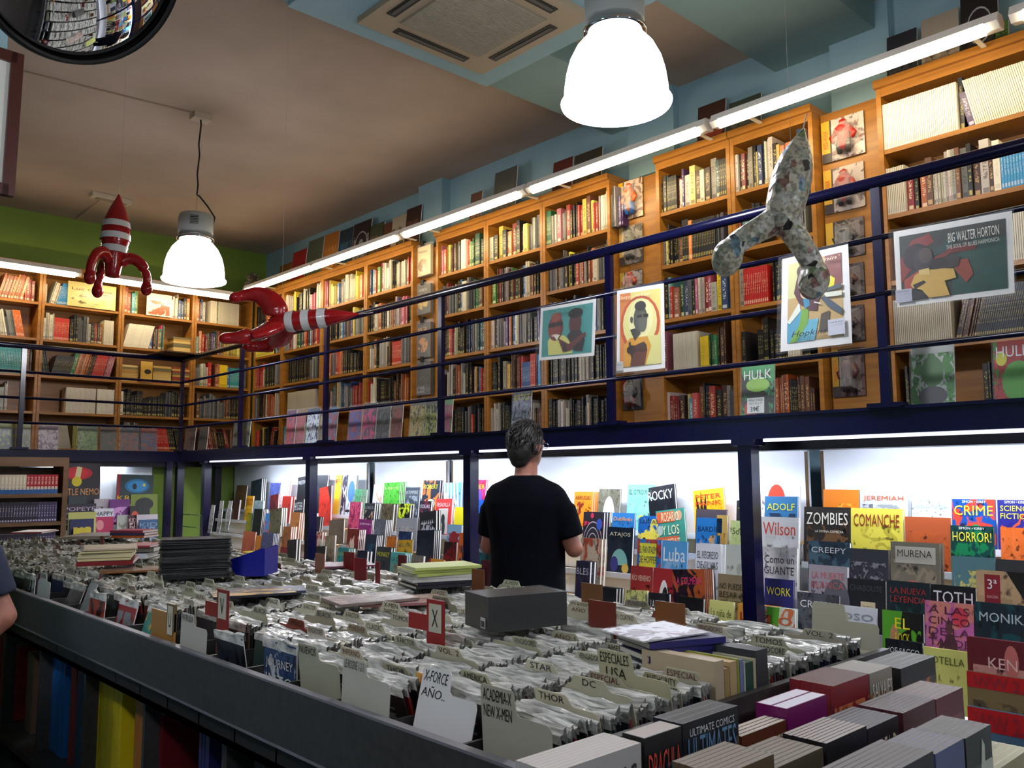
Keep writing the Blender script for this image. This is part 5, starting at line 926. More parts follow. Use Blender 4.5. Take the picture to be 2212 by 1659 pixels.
# upright tan boxes / storage board near the right end, big white dividers
for (px, py, w, h, c, lean, txt, lb) in ((1400, 1445, .19, .30, 'b8b494', -.16, 'ESPECIALES|USA', 'tall cream divider with bold handwriting under the violet albums'), (1745, 1330, .19, .30, 'b4b094', .5, '', 'cream card leaning far back in the last column'), (1800, 1345, .19, .29, 'b8b49c', .35, '', 'cream card with tab leaning beside the far back one'), (1870, 1340, .20, .30, 'c0bca4', .12, '', 'large blank cream card closing the right end of the bins')):
    P = onZ(px, py, H-.415); o = card(w, h-.02, 0, c, txt.split('|') if txt else [''], tabw=.5, tabh=.045).build('divider_card', PRINT); o.rotation_euler = (-lean, 0, -math.pi/2); o.location = (min(P.x, X1-.03), max(P.y-.05, Y0+.11), ZF+.002); tag(o, lb, 'divider card', 'large divider cards')
# thick things standing in the column at the near end right of the tall cream divider
x = 1.62
for i, (w, c, lb) in enumerate(((.035, 'b4a488', 'thick tan box file standing under the violet albums'), (.02, '9c8458', 'narrow mustard box file'), (.028, 'b49c70', 'light brown box file'), (.01, '8c9038', 'olive and red spined book'), (.014, '6c78a0', 'pale blue spined book'), (.008, 'a8a8a0', 'thin white spined book'), (.03, '1c4434', 'dark green book with red picture'), (.012, 'b0aa8c', 'cream plastic divider'), (.05, '34383c', 'wide dark grey box file'))):
    T = Matrix.Translation((x, Y0+.11, ZF+.001)) @ Matrix.Rotation(-math.pi/2, 4, 'Z'); o = MB().box(-.1, .1, 0, w-.001, 0, .285+R.uniform(-.01, .012), c).build('box_file', PRINT); o.matrix_world = T; tag(o, lb+' in the nearest bin', 'file', 'thick files in the nearest bin'); x += w+.001
# ================================================================ stepped trade paperback rack at the table's near end
t3 = empty('paperback_rack', (X0, .5, 0)); tag(t3, 'charcoal stepped rack of paperbacks against the near table end', 'display rack')
RY = [.93, .80, .67]; RZ_ = [H-.69, H-.757, H-.82]
for k in range(3):
    o = MB().box(X0-.15, 2.30, RY[k]-.02, RY[k]+.11, RZ_[k]-.02, RZ_[k]-.001).box(X0-.15, 2.30, RY[k]+.112, RY[k]+.125, RZ_[k], RZ_[k]+.05).build('step_board', GREYT, t3); o.location = (-X0, -.5, 0)
o = MB().box(X0-.15, X0-.13, .48, 1.06, 0, H-.78).build('side_panel', GREYT, t3); o.location = (-X0, -.5, 0)
PB_ = [  # row, x0, x1, ytop, cover, ink, title, art, art2, thickness total, copies, pages
 (0, 1193, 1385, 1640, 'b0aca8', '3c3a3a', 'LOBEZNOS', 'b8b4b0', 'a8a4a0', .10, 8, 'c8c4bc', 'white paperback with scratchy title'), (0, 1392, 1472, 1583, '18181c', 'd84c3c', 'DRACULA', '1c5478', '141418', .06, 1, 'b8b0a8', 'black paperback with fan shaped red title'),
 (0, 1474, 1594, 1548, '14181e', '5c84a8', 'ULTIMATES', '5c4c40', '181c24', .08, 3, '50504c', 'dark blue black paperback with pale title'), (0, 1602, 1698, 1577, '5c2c18', 'd0c8a8', 'HELLBLAZER', '8c4c1c', '241c14', .06, 4, 'c0bcb0', 'brown paperback with cream block title'),
 (0, 1700, 1785, 1520, '6c0c54', '280828', '', '74105c', '5c0a48', .09, 2, 'dcdce4', 'thick magenta paperback with dark tree'), (0, 1800, 1876, 1470, '7c1c24', 'e0a080', '', 'c87848', '7c1c24', .13, 12, '6c645c', 'dark red paperback with orange picture'),
 (0, 1878, 1926, 1448, '8c8478', 'e0dcd0', 'SALVAJES', '8c6438', '5c4c3c', .12, 12, 'a8a498', 'grey topped brown paperback'), (0, 1945, 2020, 1432, '16161a', 'c8c8c8', '', 'b05428', '24302c', .12, 4, '7c7c78', 'thick black paperback with orange green picture'),
 (1, 1560, 1672, 1655, '5c4c34', 'c8b890', '', '7c6438', '4c4430', .12, 8, '8c8478', 'olive brown paperback'), (1, 1675, 1778, 1640, '4c4434', 'a89868', '', '7c6434', '3c382c', .12, 8, '8c8478', 'dark tan paperback'),
 (1, 1785, 1872, 1590, '181418', 'c8c0c4', 'CAPIT\u00c1N|PRIMEROS', '201c20', '3c3440', .11, 9, 'b0a8a0', 'black paperback with two line white title'), (1, 1874, 1940, 1560, '241a20', 'd0c0a0', 'S.H.I.E.L.D.', 'a88440', '9c2430', .12, 9, '7c7c7c', 'dark paperback with gold and red picture'),
 (1, 1950, 2020, 1525, '4c1c24', 'a88088', '', '3c3a5c', '241c28', .12, 9, '84807c', 'maroon banded violet paperback'), (1, 2021, 2080, 1498, '5c1820', 'b09090', '', '7c2c2c', '4c141c', .12, 6, '948c84', 'maroon paperback with round emblem'),
 (2, 1890, 2016, 1640, '1c1c20', '909090', '', '24242a', '141418', .12, 8, '84807c', 'black paperback at the picture bottom'), (2, 2020, 2082, 1612, '4c5478', 'b0b4c8', '', '5c6498', '8c8c9c', .12, 9, '8c8884', 'pale violet paperback'), (2, 2085, 2140, 1580, '24281c', 'c8ccb8', '', '3c4430', 'b0b49c', .12, 7, '8c8880', 'dark green paperback with white streak'),
 (2, 2130, 2225, 1650, '9c9468', '3c3820', '', 'a09868', '8c8458', .10, 5, 'b8b494', 'cream topped paperback in the bottom corner')]
for (k, x0, x1, yt, c, fg, tt, art, art2, tot, ncp, pg, desc) in PB_:
    Y = RY[k]-.008; A = onY(x0, yt+(8 if k else 6), Y); B = onY(x1, yt-(14 if x1-x0 > 80 else 8), Y); w = B.x-A.x; zt = (A.z+B.z)/2; z0 = RZ_[k]+.002; h = min(.32, max(.15, zt-z0))
    # books taller than the step reach down behind the step in front, so they stand on their own step
    tot *= .8; th = tot/ncp*.98; ex = []; tw = .86
    if 'DRAC' in tt: ex = [(ell(.3, .3, .3, .4), '1c6c98'), (ell(.3, .2, .2, .34), '101014'), (ell(.6, .05, .2, .1), 'd8a898')]
    if 'ULTI' in tt: ex = [([(.1, 0), (.12, .42), (.4, .4), (.4, 0)], '8c9094'), ([(.35, 0), (.4, .4), (.5, .5), (.62, .42), (.7, 0)], '3c2c28')]
    if 'tree' in desc: ex = [([(.3, .05), (.28, .5), (.5, .8), (.7, .45), (.65, .05)], '4c0a40')]
    if 'orange picture' in desc and not tt: ex = [(ell(.72, .4, .34, .34), 'd89050'), (ell(.3, .1, .3, .3), 'c87048')]
    if 'emblem' in desc: ex = [(ell(.35, .45, .25, .3), '6c6064'), (ell(.35, .45, .2, .25), '4c2024')]
    if 'streak' in desc: ex = [([(.45, 0), (.4, .5), (.6, .95), (.7, .9), (.6, .4), (.62, 0)], 'b8bca8')]
    for i in range(ncp):
        if i == 0: o = cover_book('trade_paperback', w, h, th, c, fg, tt, art=art, art2=art2, extra=ex, hard=False, pages=pg, tz=.80, th=.16 if '|' in tt else .24, artbox=(0, 0, 1, .8), tw=tw, sub=[('ULTIMATE COMICS', .5, .93, .8, .05, 'c8ccd0')] if 'ULTI' in tt else None, spine=c); first = o
        else:
            o = first.copy(); COL.objects.link(o)
            for ch in first.children: cc = ch.copy(); COL.objects.link(cc); cc.parent = o
        o.location = (A.x+R.uniform(-.001, .001)*(i > 0), Y+i*tot/ncp, z0+R.uniform(-.0, .002)*0); o.rotation_euler = (0, 0, 0)
        tag(o, desc+' on the stepped rack' if i == 0 else '%s copy behind the %s' % (ordinal(i), desc), 'paperback', 'paperbacks on the stepped rack')
# ================================================================ bagged comics displayed along the gallery edge
GE = [(616,635,887,'5c3a5c','b03838'),(637,655,886,'7c6048','a04858'),(660,686,883,'284058','c0ccd4'),(689,699,887,'4c4c30','808060'),(707,725,881,'2c6c94','802830'),(751,778,878,'8c3040','3c4c8c'),(782,809,872,'344048','b03868'),(811,839,871,'50585c','24262c'),(843,866,869,'3c2c20','802820'),(883,912,864,'504830','b0a060'),(914,940,862,'2c3430','a0a850'),(956,973,862,'3c8840','b03c6c'),
      (1103,1143,846,'2c3440','8890a0'),(1597,1668,792,'2c8c4c','20241c'),(1962,2055,746,'a8b0a8','3c7c34'),(2140,2230,738,'3c8c2c','a82828'),
      (398,419,925,'4c3020','6c5040'),(428,446,924,'5c4c3c','4c4438'),(502,537,912,'34403c','6c6c40')]
for i, (x0, x1, yt, c, c2) in enumerate(GE):
    X = PR+.10; A = onX(x0, yt, X); B = onX(x1, yt, X); w = A.y-B.y; z0 = H+.2425; h = A.z-z0; ex = []; tt = ''; fg = 'd8c840'
    if x0 == 1103: tt = 'JUSTICE'
    if x0 == 1597: tt = 'HULK'; fg = 'e0e0dc'; ex = [([(.08, 0), (.2, .5), (.5, .62), (.8, .5), (.9, 0)], '1c2418'), (ell(.5, .66, .36, .12), '7cac3c'), (ell(.3, .25, .2, .16), 'b03c24')]
    if x0 == 1962: tt = ''; ex = [(ell(.5, .6, .26, .22), '3c6c34'), (ell(.5, .25, .34, .14), '3c3c44')]
    if x0 == 2140: tt = 'HULK'; fg = 'e4e4e0'; ex = [([(.1, .76), (1, .76), (1, 1), (.1, 1)], 'b02c2c'), (ell(.2, .74, .14, .1), 'c8c834'), (ell(.6, .4, .4, .3), '4c9c34'), ([(.1, 0), (1, 0), (1, .12), (.1, .12)], 'd8d4cc')]
    o = cover_book('display_comic', w, h, .008, c, fg, tt, art=c2, art2=c, extra=ex, hard=False, fine=True, artbox=(0, 0, 1, .86), th=.2, sub=[('FANTASMAS DEL', .5, .06, .8, .05, 'a02c2c')] if x0 == 2140 else ([('LOREZNO', .3, .1, .5, .05, 'b03c2c')] if x0 == 1962 else None))
    MB().box(-.006, w+.006, -.004, -.003, -.0, h+.012).build('clear_bag', SLEEVE, o)
    if x0 == 1597:
        s = MB().box(w*.2, w*.72, -.006, -.005, h*.17, h*.44, 'c8ccc8'); U = Vector((w*.52, 0, 0)); V = Vector((0, 0, h*.27)); O = Vector((w*.2, -.006, h*.17)); n = Vector((0, -1, 0))
        s.text('39\u20ac', O, U, V, .5, .32, '20242c', 0, .45, .28, n=n); s.text('WOLV. Y HULK', O, U, V, .85, .14, '20242c', 0, .5, .84, n=n); s.text('N.1 2 y 3', O, U, V, .7, .14, '20242c', 0, .5, .62, n=n); s.build('price_label', PRINT, o)
    place(o, Vector((X, A.y, z0)), -math.pi/2, .08); dsc = {1597: 'green bagged comic with a white handwritten price label', 2140: 'green and red bagged comic at the right picture edge', 1962: 'pale bagged comic with green figure right of the pack strip', 1103: 'dark bagged comic with yellow title above the man'}.get(x0)
    tag(o, dsc or uniq('%s and %s bagged comic on the gallery edge' % (cname(c), cname(c2)), ['%s from left' % ordinal(i+1)]), 'comic', 'bagged comics along the gallery edge')
for i, (x0, x1, yt, c, c2) in enumerate(((0,35,914,'8c9438','5c6c70'),(37,68,915,'8c8c40','606450'),(85,127,918,'5c3854','b0a0a4'),(170,212,920,'3c5428','6c8c44'),(219,253,922,'5c4430','304030'),(262,300,924,'3c4c5c','7c4c40'),(307,340,925,'8c3c24','384c6c'))):
    Y = YR+.10; A = onY(x0, yt, Y); B = onY(x1, yt, Y); z0 = H+.2425
    o = cover_book('display_comic', B.x-A.x, A.z-z0, .008, c, 'd8c840', '', art=c2, art2=c, hard=False, fine=True, artbox=(0, 0, 1, .86)); MB().box(-.006, B.x-A.x+.006, -.004, -.003, 0, A.z-z0+.012).build('clear_bag', SLEEVE, o)
    place(o, Vector((A.x, Y, z0)), 0, .08); tag(o, '%s and %s bagged comic on the back gallery edge, %s from left' % (cname(c), cname(c2), ordinal(i+1)), 'comic', 'bagged comics along the gallery edge')
# ================================================================ posters clipped to the railing
def poster(q, lab, name='poster', X=PR-.035, draw=None, sleeve=True):
    A, B, C, D_ = [onX(x, y, X) for x, y in q]            # top-left, top-right, bottom-right, bottom-left
    mid = (A+B+C+D_)/4; o = MB(); G = 8; rows = []
    def pt(u, v): return (A*(1-u)+B*u)*v + (D_*(1-u)+C*u)*(1-v) + Vector((0, 0, 0))
    for i in range(G):
        for j in range(G): o.face([pt(i/G, j/G), pt((i+1)/G, j/G), pt((i+1)/G, (j+1)/G), pt(i/G, (j+1)/G)], 'dfe0dc')
    lay = [0]
    def shp(pts, c, c2=None, m_=0):
        lay[0] += 1; dd = Vector((-.0007-.0005*lay[0], 0, 0)); o.face([pt(*p)+dd for p in pts], c, c2, m_, [(p[0], p[1]) for p in pts])
    def txt(s, cx, cy, w, h, c, rot=0, shear=0):
        lay[0] += 1; O = pt(0, 0); U = B*.5+C*.5-A*.5-D_*.5; V = A*.5+B*.5-C*.5-D_*.5; n = Vector((-1, 0, 0)); k = math.radians(rot)
        O2 = D_+(C-D_)*0; o.text(s, D_, C-D_, A-D_, w, h, c, 0, cx, cy, n=n, off=.008+.0005*lay[0], shear=shear, bold=.01)
    draw(shp, txt); ob = o.build(name, [PRINT, ART, MATTE], origin=mid)
    if sleeve:
        s = MB(); dd = Vector((-.020, 0, 0)); e = .03; s.face([pt(-e, -e)+dd, pt(1+e, -e)+dd, pt(1+e, 1+e*.6)+dd, pt(-e, 1+e*.6)+dd]); so = s.build('clear_sleeve', SLEEVE, ob, origin=mid); so.location = (0, 0, 0)
    tag(ob, lab, 'poster', 'posters clipped to the railing'); return ob
def rect(x0, y0, x1, y1): return [(x0, y0), (x1, y0), (x1, y1), (x0, y1)]
def d1(s, t):
    s(rect(.05, .06, .95, .94), '3f8c88'); s([(.18, .08), (.16, .35), (.24, .46), (.46, .42), (.58, .3), (.62, .08)], 'c8c46a'); s(ell(.30, .58, .14, .24), '6a2c26'); s(ell(.28, .55, .11, .2), '7c3830'); s(ell(.31, .78, .1, .08), '8a4034')
    s(rect(.17, .60, .30, .68), '141214'); s(rect(.31, .61, .42, .68), '141214'); s(ell(.30, .44, .07, .025), 'c8a898'); s(ell(.66, .62, .11, .22), '4c2220'); s(ell(.66, .80, .13, .09), '141214'); s([(.52, .4), (.6, .5), (.76, .48), (.84, .3), (.8, .1), (.66, .12)], '241c20')
    s([(.36, .38), (.56, .25), (.84, .44), (.86, .38), (.6, .14), (.46, .12)], '5a2a24'); s([(.28, .44), (.34, .34), (.40, .44)], 'dcd8c8'); s([(.44, .3), (.48, .3), (.54, .12), (.48, .12)], '201a1c')
    t('Sonny Terry and Brownie', .52, .90, .66, .06, '1c4c40'); t('McGhee', .50, .83, .24, .06, '1c4c40')
poster(((1168,666),(1288,645),(1284,768),(1164,779)), 'teal poster of two men with white border clipped to the railing', draw=d1)
def d2(s, t):
    s(rect(.07, .06, .93, .95), 'd4c872'); s(rect(.07, .06, .30, .95), 'c87838'); s(ell(.5, .56, .42, .34), 'b84c28'); s(ell(.5, .57, .36, .30), 'd8d488'); s(ell(.52, .62, .26, .24), 'e0dca0'); s(rect(.64, .06, .93, .40), 'd0cc80')
    s([(.16, .06), (.16, .32), (.30, .40), (.66, .40), (.74, .28), (.62, .06)], 'c8902c'); s([(.30, .06), (.36, .30), (.60, .34), (.66, .24), (.60, .06)], '5c2c1c'); s([(.30, .5), (.40, .36), (.52, .44), (.5, .52)], '3a3c34'); s(ell(.52, .62, .145, .16), '4a4c42'); s(ell(.52, .77, .12, .06), '2c2c28'); s(ell(.57, .58, .09, .12), '5a5c50')
    s(rect(.46, .63, .56, .665), '16140f'); s(rect(.59, .63, .69, .665), '16140f'); s(ell(.34, .62, .03, .035), '3a3c34'); s(ell(.34, .26, .10, .05), '2c1c14'); s(ell(.56, .28, .10, .05), '3c241a'); s([(.28, .34), (.34, .16), (.37, .16), (.32, .36)], '20140f'); s(rect(.02, .02, .17, .13), 'b8b8b4')
    t('Sleepy John Estes', .42, .885, .66, .06, 'e8d8b0'); t('INFO', .10, .09, .1, .02, '505050')
poster(((1333,628),(1434,612),(1437,795),(1332,806)), 'yellow poster of a guitarist in an orange ring clipped to the railing', draw=d2)
def d3(s, t):
    s(rect(.10, .08, .90, .93), 'b89c64'); s(rect(.10, .55, .3, .93), 'c8c888'); s([(.66, .93), (.9, .93), (.9, .62), (.74, .58), (.66, .74)], '7c3c34'); s([(.60, .72), (.66, .76), (.80, .68), (.78, .60), (.6, .6)], 'e0dc28'); s([(.1, .08), (.1, .30), (.3, .42), (.42, .3), (.44, .08)], '4c98b4'); s([(.3, .42), (.42, .3), (.56, .3), (.5, .08), (.3, .08)], '64acc0')
    s([(.14, .08), (.28, .26), (.32, .42), (.42, .42), (.40, .26), (.24, .08)], '6ca038'); s([(.10, .3), (.28, .5), (.3, .40), (.14, .28)], 'd8e0d0'); s([(.56, .16), (.6, .34), (.72, .36), (.70, .16)], '4c4438')
    s([(.24, .74), (.2, .60), (.28, .48), (.42, .40), (.54, .38), (.56, .48), (.64, .58), (.62, .76), (.56, .88), (.3, .88)], '4c2028'); s(ell(.44, .82, .2, .10), '3c2c24'); s(ell(.48, .74, .16, .08), '6c3034'); s([(.34, .52), (.42, .56), (.44, .44), (.36, .42)], '2c80a0')
    s(ell(.385, .585, .085, .065), 'd8d0a0'); s(ell(.385, .585, .07, .052), 'c8204c'); s(ell(.57, .595, .075, .06), 'd8d0a0'); s(ell(.57, .595, .058, .047), 'c82434'); s([(.60, .5), (.66, .52), (.9, .36), (.88, .30), (.7, .40)], '3c4c5c'); s([(.62, .58), (.9, .62), (.9, .57), (.64, .55)], '445058'); s([(.64, .55), (.9, .54), (.9, .49), (.68, .5)], 'd8dcc8'); s([(.51, .46), (.6, .44), (.6, .45), (.51, .475)], 'e8e4e0')
    s(rect(.70, .10, .93, .26), 'c4c8d4'); t('Hopkins', .44, .15, .5, .08, '141418', shear=.3); t('Lightnin\u2019', .6, .89, .5, .05, 'e8dcb8', shear=.3); t('Gu\u00eda de blues', .815, .23, .18, .015, '303038')
poster(((1690,560),(1832,527),(1841,741),(1686,760)), 'colourful poster of a man in pink sunglasses behind the paper rocket', draw=d3)
def d4(s, t):
    s(rect(.05, .07, .95, .92), '2a3430'); s([(.5, .07), (.95, .07), (.95, .7), (.7, .74), (.5, .5)], '184840'); s([(.05, .3), (.05, .6), (.16, .84), (.32, .90), (.36, .78), (.24, .7), (.16, .48)], '7c2c28'); s([(.32, .55), (.5, .68), (.72, .66), (.7, .6), (.5, .6), (.36, .5)], '702824'); s([(.5, .8), (.4, .7), (.34, .6), (.44, .62), (.62, .84)], '1c4440')
    s([(.08, .12), (.08, .34), (.22, .44), (.24, .3), (.14, .2)], '9c3c28'); s([(.58, .50), (.64, .50), (.68, .3), (.62, .2), (.52, .4)], '8c3a28'); s(ell(.20, .62, .12, .17), '201c24'); s(ell(.26, .56, .09, .16), '343036'); s(ell(.28, .62, .06, .10), '4c4440'); s([(.30, .48), (.44, .56), (.58, .54), (.56, .42), (.38, .40)], '2c2828'); s(ell(.40, .48, .08, .08), '1c1a1e')
    s([(.14, .26), (.18, .38), (.26, .44), (.36, .42), (.42, .42), (.52, .40), (.54, .28), (.44, .26), (.48, .07), (.30, .07), (.24, .18), (.16, .22)], 'c8a450'); s([(.16, .26), (.26, .30), (.28, .27), (.18, .2)], '2c2224'); s([(.14, .07), (.16, .22), (.24, .14), (.28, .07)], '24262c'); s([(.22, .44), (.31, .45), (.32, .36), (.22, .38)], 'd8bc74'); s(rect(.0, .05, .15, .22), 'a8acb8')
    t('BIG WALTER HORTON', .71, .78, .42, .12, 'dcdcd0'); t('THE SOUL OF BLUES HARMONICA', .70, .665, .44, .05, 'c8c8bc'); t('Gu\u00eda de blues', .075, .19, .12, .018, '303038')
poster(((1930,501),(2186,455),(2192,633),(1938,664)), 'wide dark poster of a harmonica player in a yellow shirt', draw=d4)
# ================================================================ hung packs on the wooden strips
def pack(Px, y0, y1, zt, zb, ex, spine, sptxt, lab, body, cat='toy pack'):
    w = y0-y1; h = zt-zb; t = empty('blister_pack', (Px, y0, zb)); t.rotation_euler = (0, 0, -math.pi/2); tag(t, lab, cat, 'packs hanging on the wooden strips')
    m_ = MB().box(0, w, 0, .004, 0, h, '3a3234').poly(Vector((0,0,0)), Vector((w,0,0)), Vector((0,0,h)), rect(.24, 0, 1, 1), ex[0], ex[1], 1, Vector((0,-1,0)))
    m_.poly(Vector((0,0,0)), Vector((w,0,0)), Vector((0,0,h)), rect(0, .22, .2, 1), spine, None, 0, Vector((0,-1,0)), .001)
    if sptxt: m_.text(sptxt, Vector((0, 0, h*.28)), Vector((0, 0, h*.55)), Vector((-w*.2, 0, 0)), .8, .55, 'd04c14' if spine != '7c2020' else 'c8c0c0', 0, .5, -.5, n=Vector((0,-1,0)), off=.003, bold=.02)
    m_.build('backing_card', [PRINT, ART], t)
    b = MB(); C = Vector((w*.58, -.035, h*.48))     # plain generic toy lump in clear plastic
    if body:
        b.lathe([(.0, -h*.34), (w*.10, -h*.30), (w*.14, -h*.1), (w*.12, 0), (w*.2, h*.16), (w*.13, h*.26), (.0, h*.28)], body[0], n=14, M=Matrix.Translation(C)); b.lathe([(0, -.03), (.022, -.015), (.022, .015), (0, .03)], body[0], n=12, M=Matrix.Translation(C+Vector((0, 0, h*.31))))
        b.tube([C+Vector((-w*.16, 0, h*.14)), C+Vector((-w*.26, -.01, 0)), C+Vector((-w*.2, -.02, -h*.12))], [.02, .017, .012], body[0], n=8); b.tube([C+Vector((w*.16, 0, h*.14)), C+Vector((w*.26, -.01, 0)), C+Vector((w*.22, -.02, -h*.12))], [.02, .017, .012], body[0], n=8)
        b.tube([C+Vector((-w*.06, 0, -h*.1)), C+Vector((-w*.1, 0, -h*.26)), C+Vector((-w*.1, 0, -h*.40))], [.026, .022, .014], body[1], n=8); b.tube([C+Vector((w*.06, 0, -h*.1)), C+Vector((w*.1, 0, -h*.26)), C+Vector((w*.1, 0, -h*.40))], [.026, .022, .014], body[1], n=8); b.build('toy_figure', PRINT, t, smooth=True)
    b = MB(); x0, x1, z0, z1, d = w*.26, w*.9, h*.08, h*.92, -.075
    P = [[Vector((x0, -.001, z0)), Vector((x1, -.001, z0)), Vector((x1, -.001, z1)), Vector((x0, -.001, z1))], [Vector((x0+.03, d, z0+.03)), Vector((x1-.03, d, z0+.03)), Vector((x1-.03, d, z1-.04)), Vector((x0+.03, d, z1-.04))]]
    for k in range(4): b.face([P[0][k], P[0][(k+1) % 4], P[1][(k+1) % 4], P[1][k]])
    b.face(P[1]); b.build('clear_blister', BLISTER, t); return t
XS = 4.79
def strip_pack(i, x0, x1, yt, yb, *a):
    A = onX(x0, yt, XS); B = onX(x1, yt, XS); C = onX((x0+x1)/2, yb, XS); y0 = min(A.y, STR[i][0]-.01); y1 = max(B.y, STR[i][1]+.01); return pack(XS-.002, y0, y1, (A.z+B.z)/2, C.z, *a)
for j, (yt, yb, ar, sp, tx, lb, bd) in enumerate(((255, 345, ('c8b8b0', '8c6c68'), 'd8a828', 'RED HULK', 'toy pack with a big red and dark figure, top of the nearest strip', ('a02018', '3a3c34')), (362, 458, ('b0a49c', '6c5c58'), 'c8a030', 'RED HULK', 'second toy pack down on the nearest strip', ('8c2420', '303030')), (478, 560, ('6c605c', '3c3636'), 'c8a030', '', 'third toy pack down on the nearest strip', ('3c3a3c', '2c2a2c')),
     (575, 650, ('5c504c', '342e2e'), 'a08828', '', 'fourth toy pack down on the nearest strip', ('4c2420', '2c2424')), (665, 742, ('5c4c48', '342c2c'), 'a08828', '', 'fifth toy pack down on the nearest strip', ('3c3034', '241f20')), (755, 858, ('5c4844', '342828'), 'b08c28', 'MAGNETO', 'lowest toy pack on the nearest strip with orange sideways lettering', ('4c2c2c', '2c2430')))):
    strip_pack(2, 1760, 1866, yt, yb, ar, sp, tx, lb, bd)
for j, (yt, yb, ar, sp, tx, lb, bd) in enumerate(((392, 475, ('c8b098', '7c5c50'), 'd8a020', 'THINGS', 'toy pack with an orange and blue figure, top of the middle strip', ('b85c24', '2458a0')), (490, 572, ('8c8478', '4c4440'), 'b89858', '', 'second toy pack down on the middle strip', ('4c4c38', '3c3a34')), (588, 640, ('8c8484', '4c4040'), 'a89038', '', 'third toy pack down on the middle strip', ('8c3020', '6c5020')),
     (655, 720, ('5c4c4c', '302a2a'), 'a08c38', '', 'fourth toy pack down on the middle strip', ('6c2c24', '302424')), (735, 800, ('5c4c4c', '302a2a'), '7c5020', '', 'fifth toy pack down on the middle strip', ('54282c', '302428')), (815, 886, ('34383c', '20222c'), '7c2020', 'SPIDER-MAN', 'lowest toy pack on the middle strip with white sideways lettering', ('2c2c38', '5c2024')))):
    strip_pack(1, 1321, 1388, yt, yb, ar, sp, tx, lb, bd)
for j, (yt, yb, c, c2, tx, fg, lb) in enumerate(((530, 596, 'c8b890', '8c6c40', 'Fables', '302820', 'bagged shirt with pale print clipped at the top of the far strip'), (612, 678, '34322c', 'b89848', 'TOBOR', 'a8a49c', 'dark bagged shirt with yellow print on the far strip'), (692, 772, '2c2a28', 'b0701c', 'R2', 'c88024', 'dark bagged shirt with orange print on the far strip'), (776, 852, '1c1b1a', '2c2a28', 'STAR|WARS', 'a8a8a4', 'lowest dark bagged shirt on the far strip'))):
    A = onX(902, yt, XS); B = onX(938, yt, XS); C = onX(920, yb, XS); w = A.y-B.y-.02; h = A.z-C.z-.02
    t = empty('bagged_shirt', (XS-.004, A.y-.01, C.z)); t.rotation_euler = (0, 0, -math.pi/2); tag(t, lb, 'bagged shirt', 'packs hanging on the wooden strips')
    m_ = MB().box(0, w, -.03, 0, 0, h*.92, c); O, U, V, n = Vector((0, -.03, 0)), Vector((w, 0, 0)), Vector((0, 0, h*.92)), Vector((0, -1, 0)); m_.poly(O, U, V, ell(.5, .35, .32, .22), c2, c, 1, n)
    for q_, ln in enumerate(tx.split('|')): m_.text(ln, O, U, V, .55, .1, fg, 0, .35 if '|' in tx else .5, .82-.12*q_-(.62 if '|' in tx else 0), n=n)
    m_.build('folded_shirt', [MATTE, ART], t); MB().box(-.008, w+.008, -.036, -.002, -.01, h).build('clear_bag', BLISTER, t)
    MB().box(w*.4, w*.6, -.045, -.01, h*.93, h*1.08).build('binder_clip', BLACKM, t)
# ================================================================ books and albums standing on top of the bookcases
TOPB = [(583,598,598,'4c3420','7c5c30','dark brown'),(600,626,574,'7c4c20','8c5c2c','rusty brown'),(627,656,545,'a02420','8c1c1c','red'),(660,692,520,'5c6450','4c5844','grey green'),(694,725,507,'b87028','d09048','orange'),(727,756,498,'1c3444','2c5c74','dark blue'),(757,795,484,'241c20','8c8c8c','black with a pale ring'),(792,824,488,'3c4430','6c5840','mossy'),(822,842,484,'5c3424','6c4030','reddish brown'),(841,872,470,'a89c88','5c5044','cream'),(872,904,451,'34201c','5c3c30','dark maroon'),
        (1012,1036,418,'6c4c38','8c6c54','patterned brown'),(1062,1110,372,'5c5c54','646458','big grey'),(1190,1232,350,'5c2820','3c2c28','dark red'),(1236,1296,335,'3c3428','5c5038','dark olive'),(1502,1562,230,'44281c','8c3c28','dark rust'),(1570,1640,222,'3c4438','54584c','grey olive'),(1910,1976,78,'28282c','3c3c40','charcoal'),(1984,2066,40,'a09484','8c8070','tan patterned'),(2068,2150,-8,'1c1a18','2c2824','black with brown lettering'),(2140,2176,50,'4c6c34','2c4420','green picture')]
for i, (x0, x1, yt, c, c2, nm) in enumerate(TOPB):
    X = 4.84 if 'tall' not in nm else 4.84; A = onX(x0, yt, X); B = onX(x1, yt, X); w = A.y-B.y; z0 = ZTOP+.066; h = max(.12, A.z-z0)
    ex = [(ell(.5, .5, .34, .28), 'a0a0a0'), (ell(.5, .5, .31, .25), '241c20'), (ell(.5, .5, .12, .1), '8c8c8c')] if 'ring' in nm else []
    o = cover_book('standing_album', w, h, .012, c, 'a88c54', 'JORGE-FERNANDEZ' if 'lettering' in nm else '', art=c2, art2=c, extra=ex, tw=.8, tz=.5, fine=i % 2 == 0, hard=False); place(o, Vector((X, A.y, z0)), -math.pi/2, .10)
    tag(o, '%s album standing on top of the bookcases behind the tube lights' % nm, 'album', 'albums standing on the bookcases')
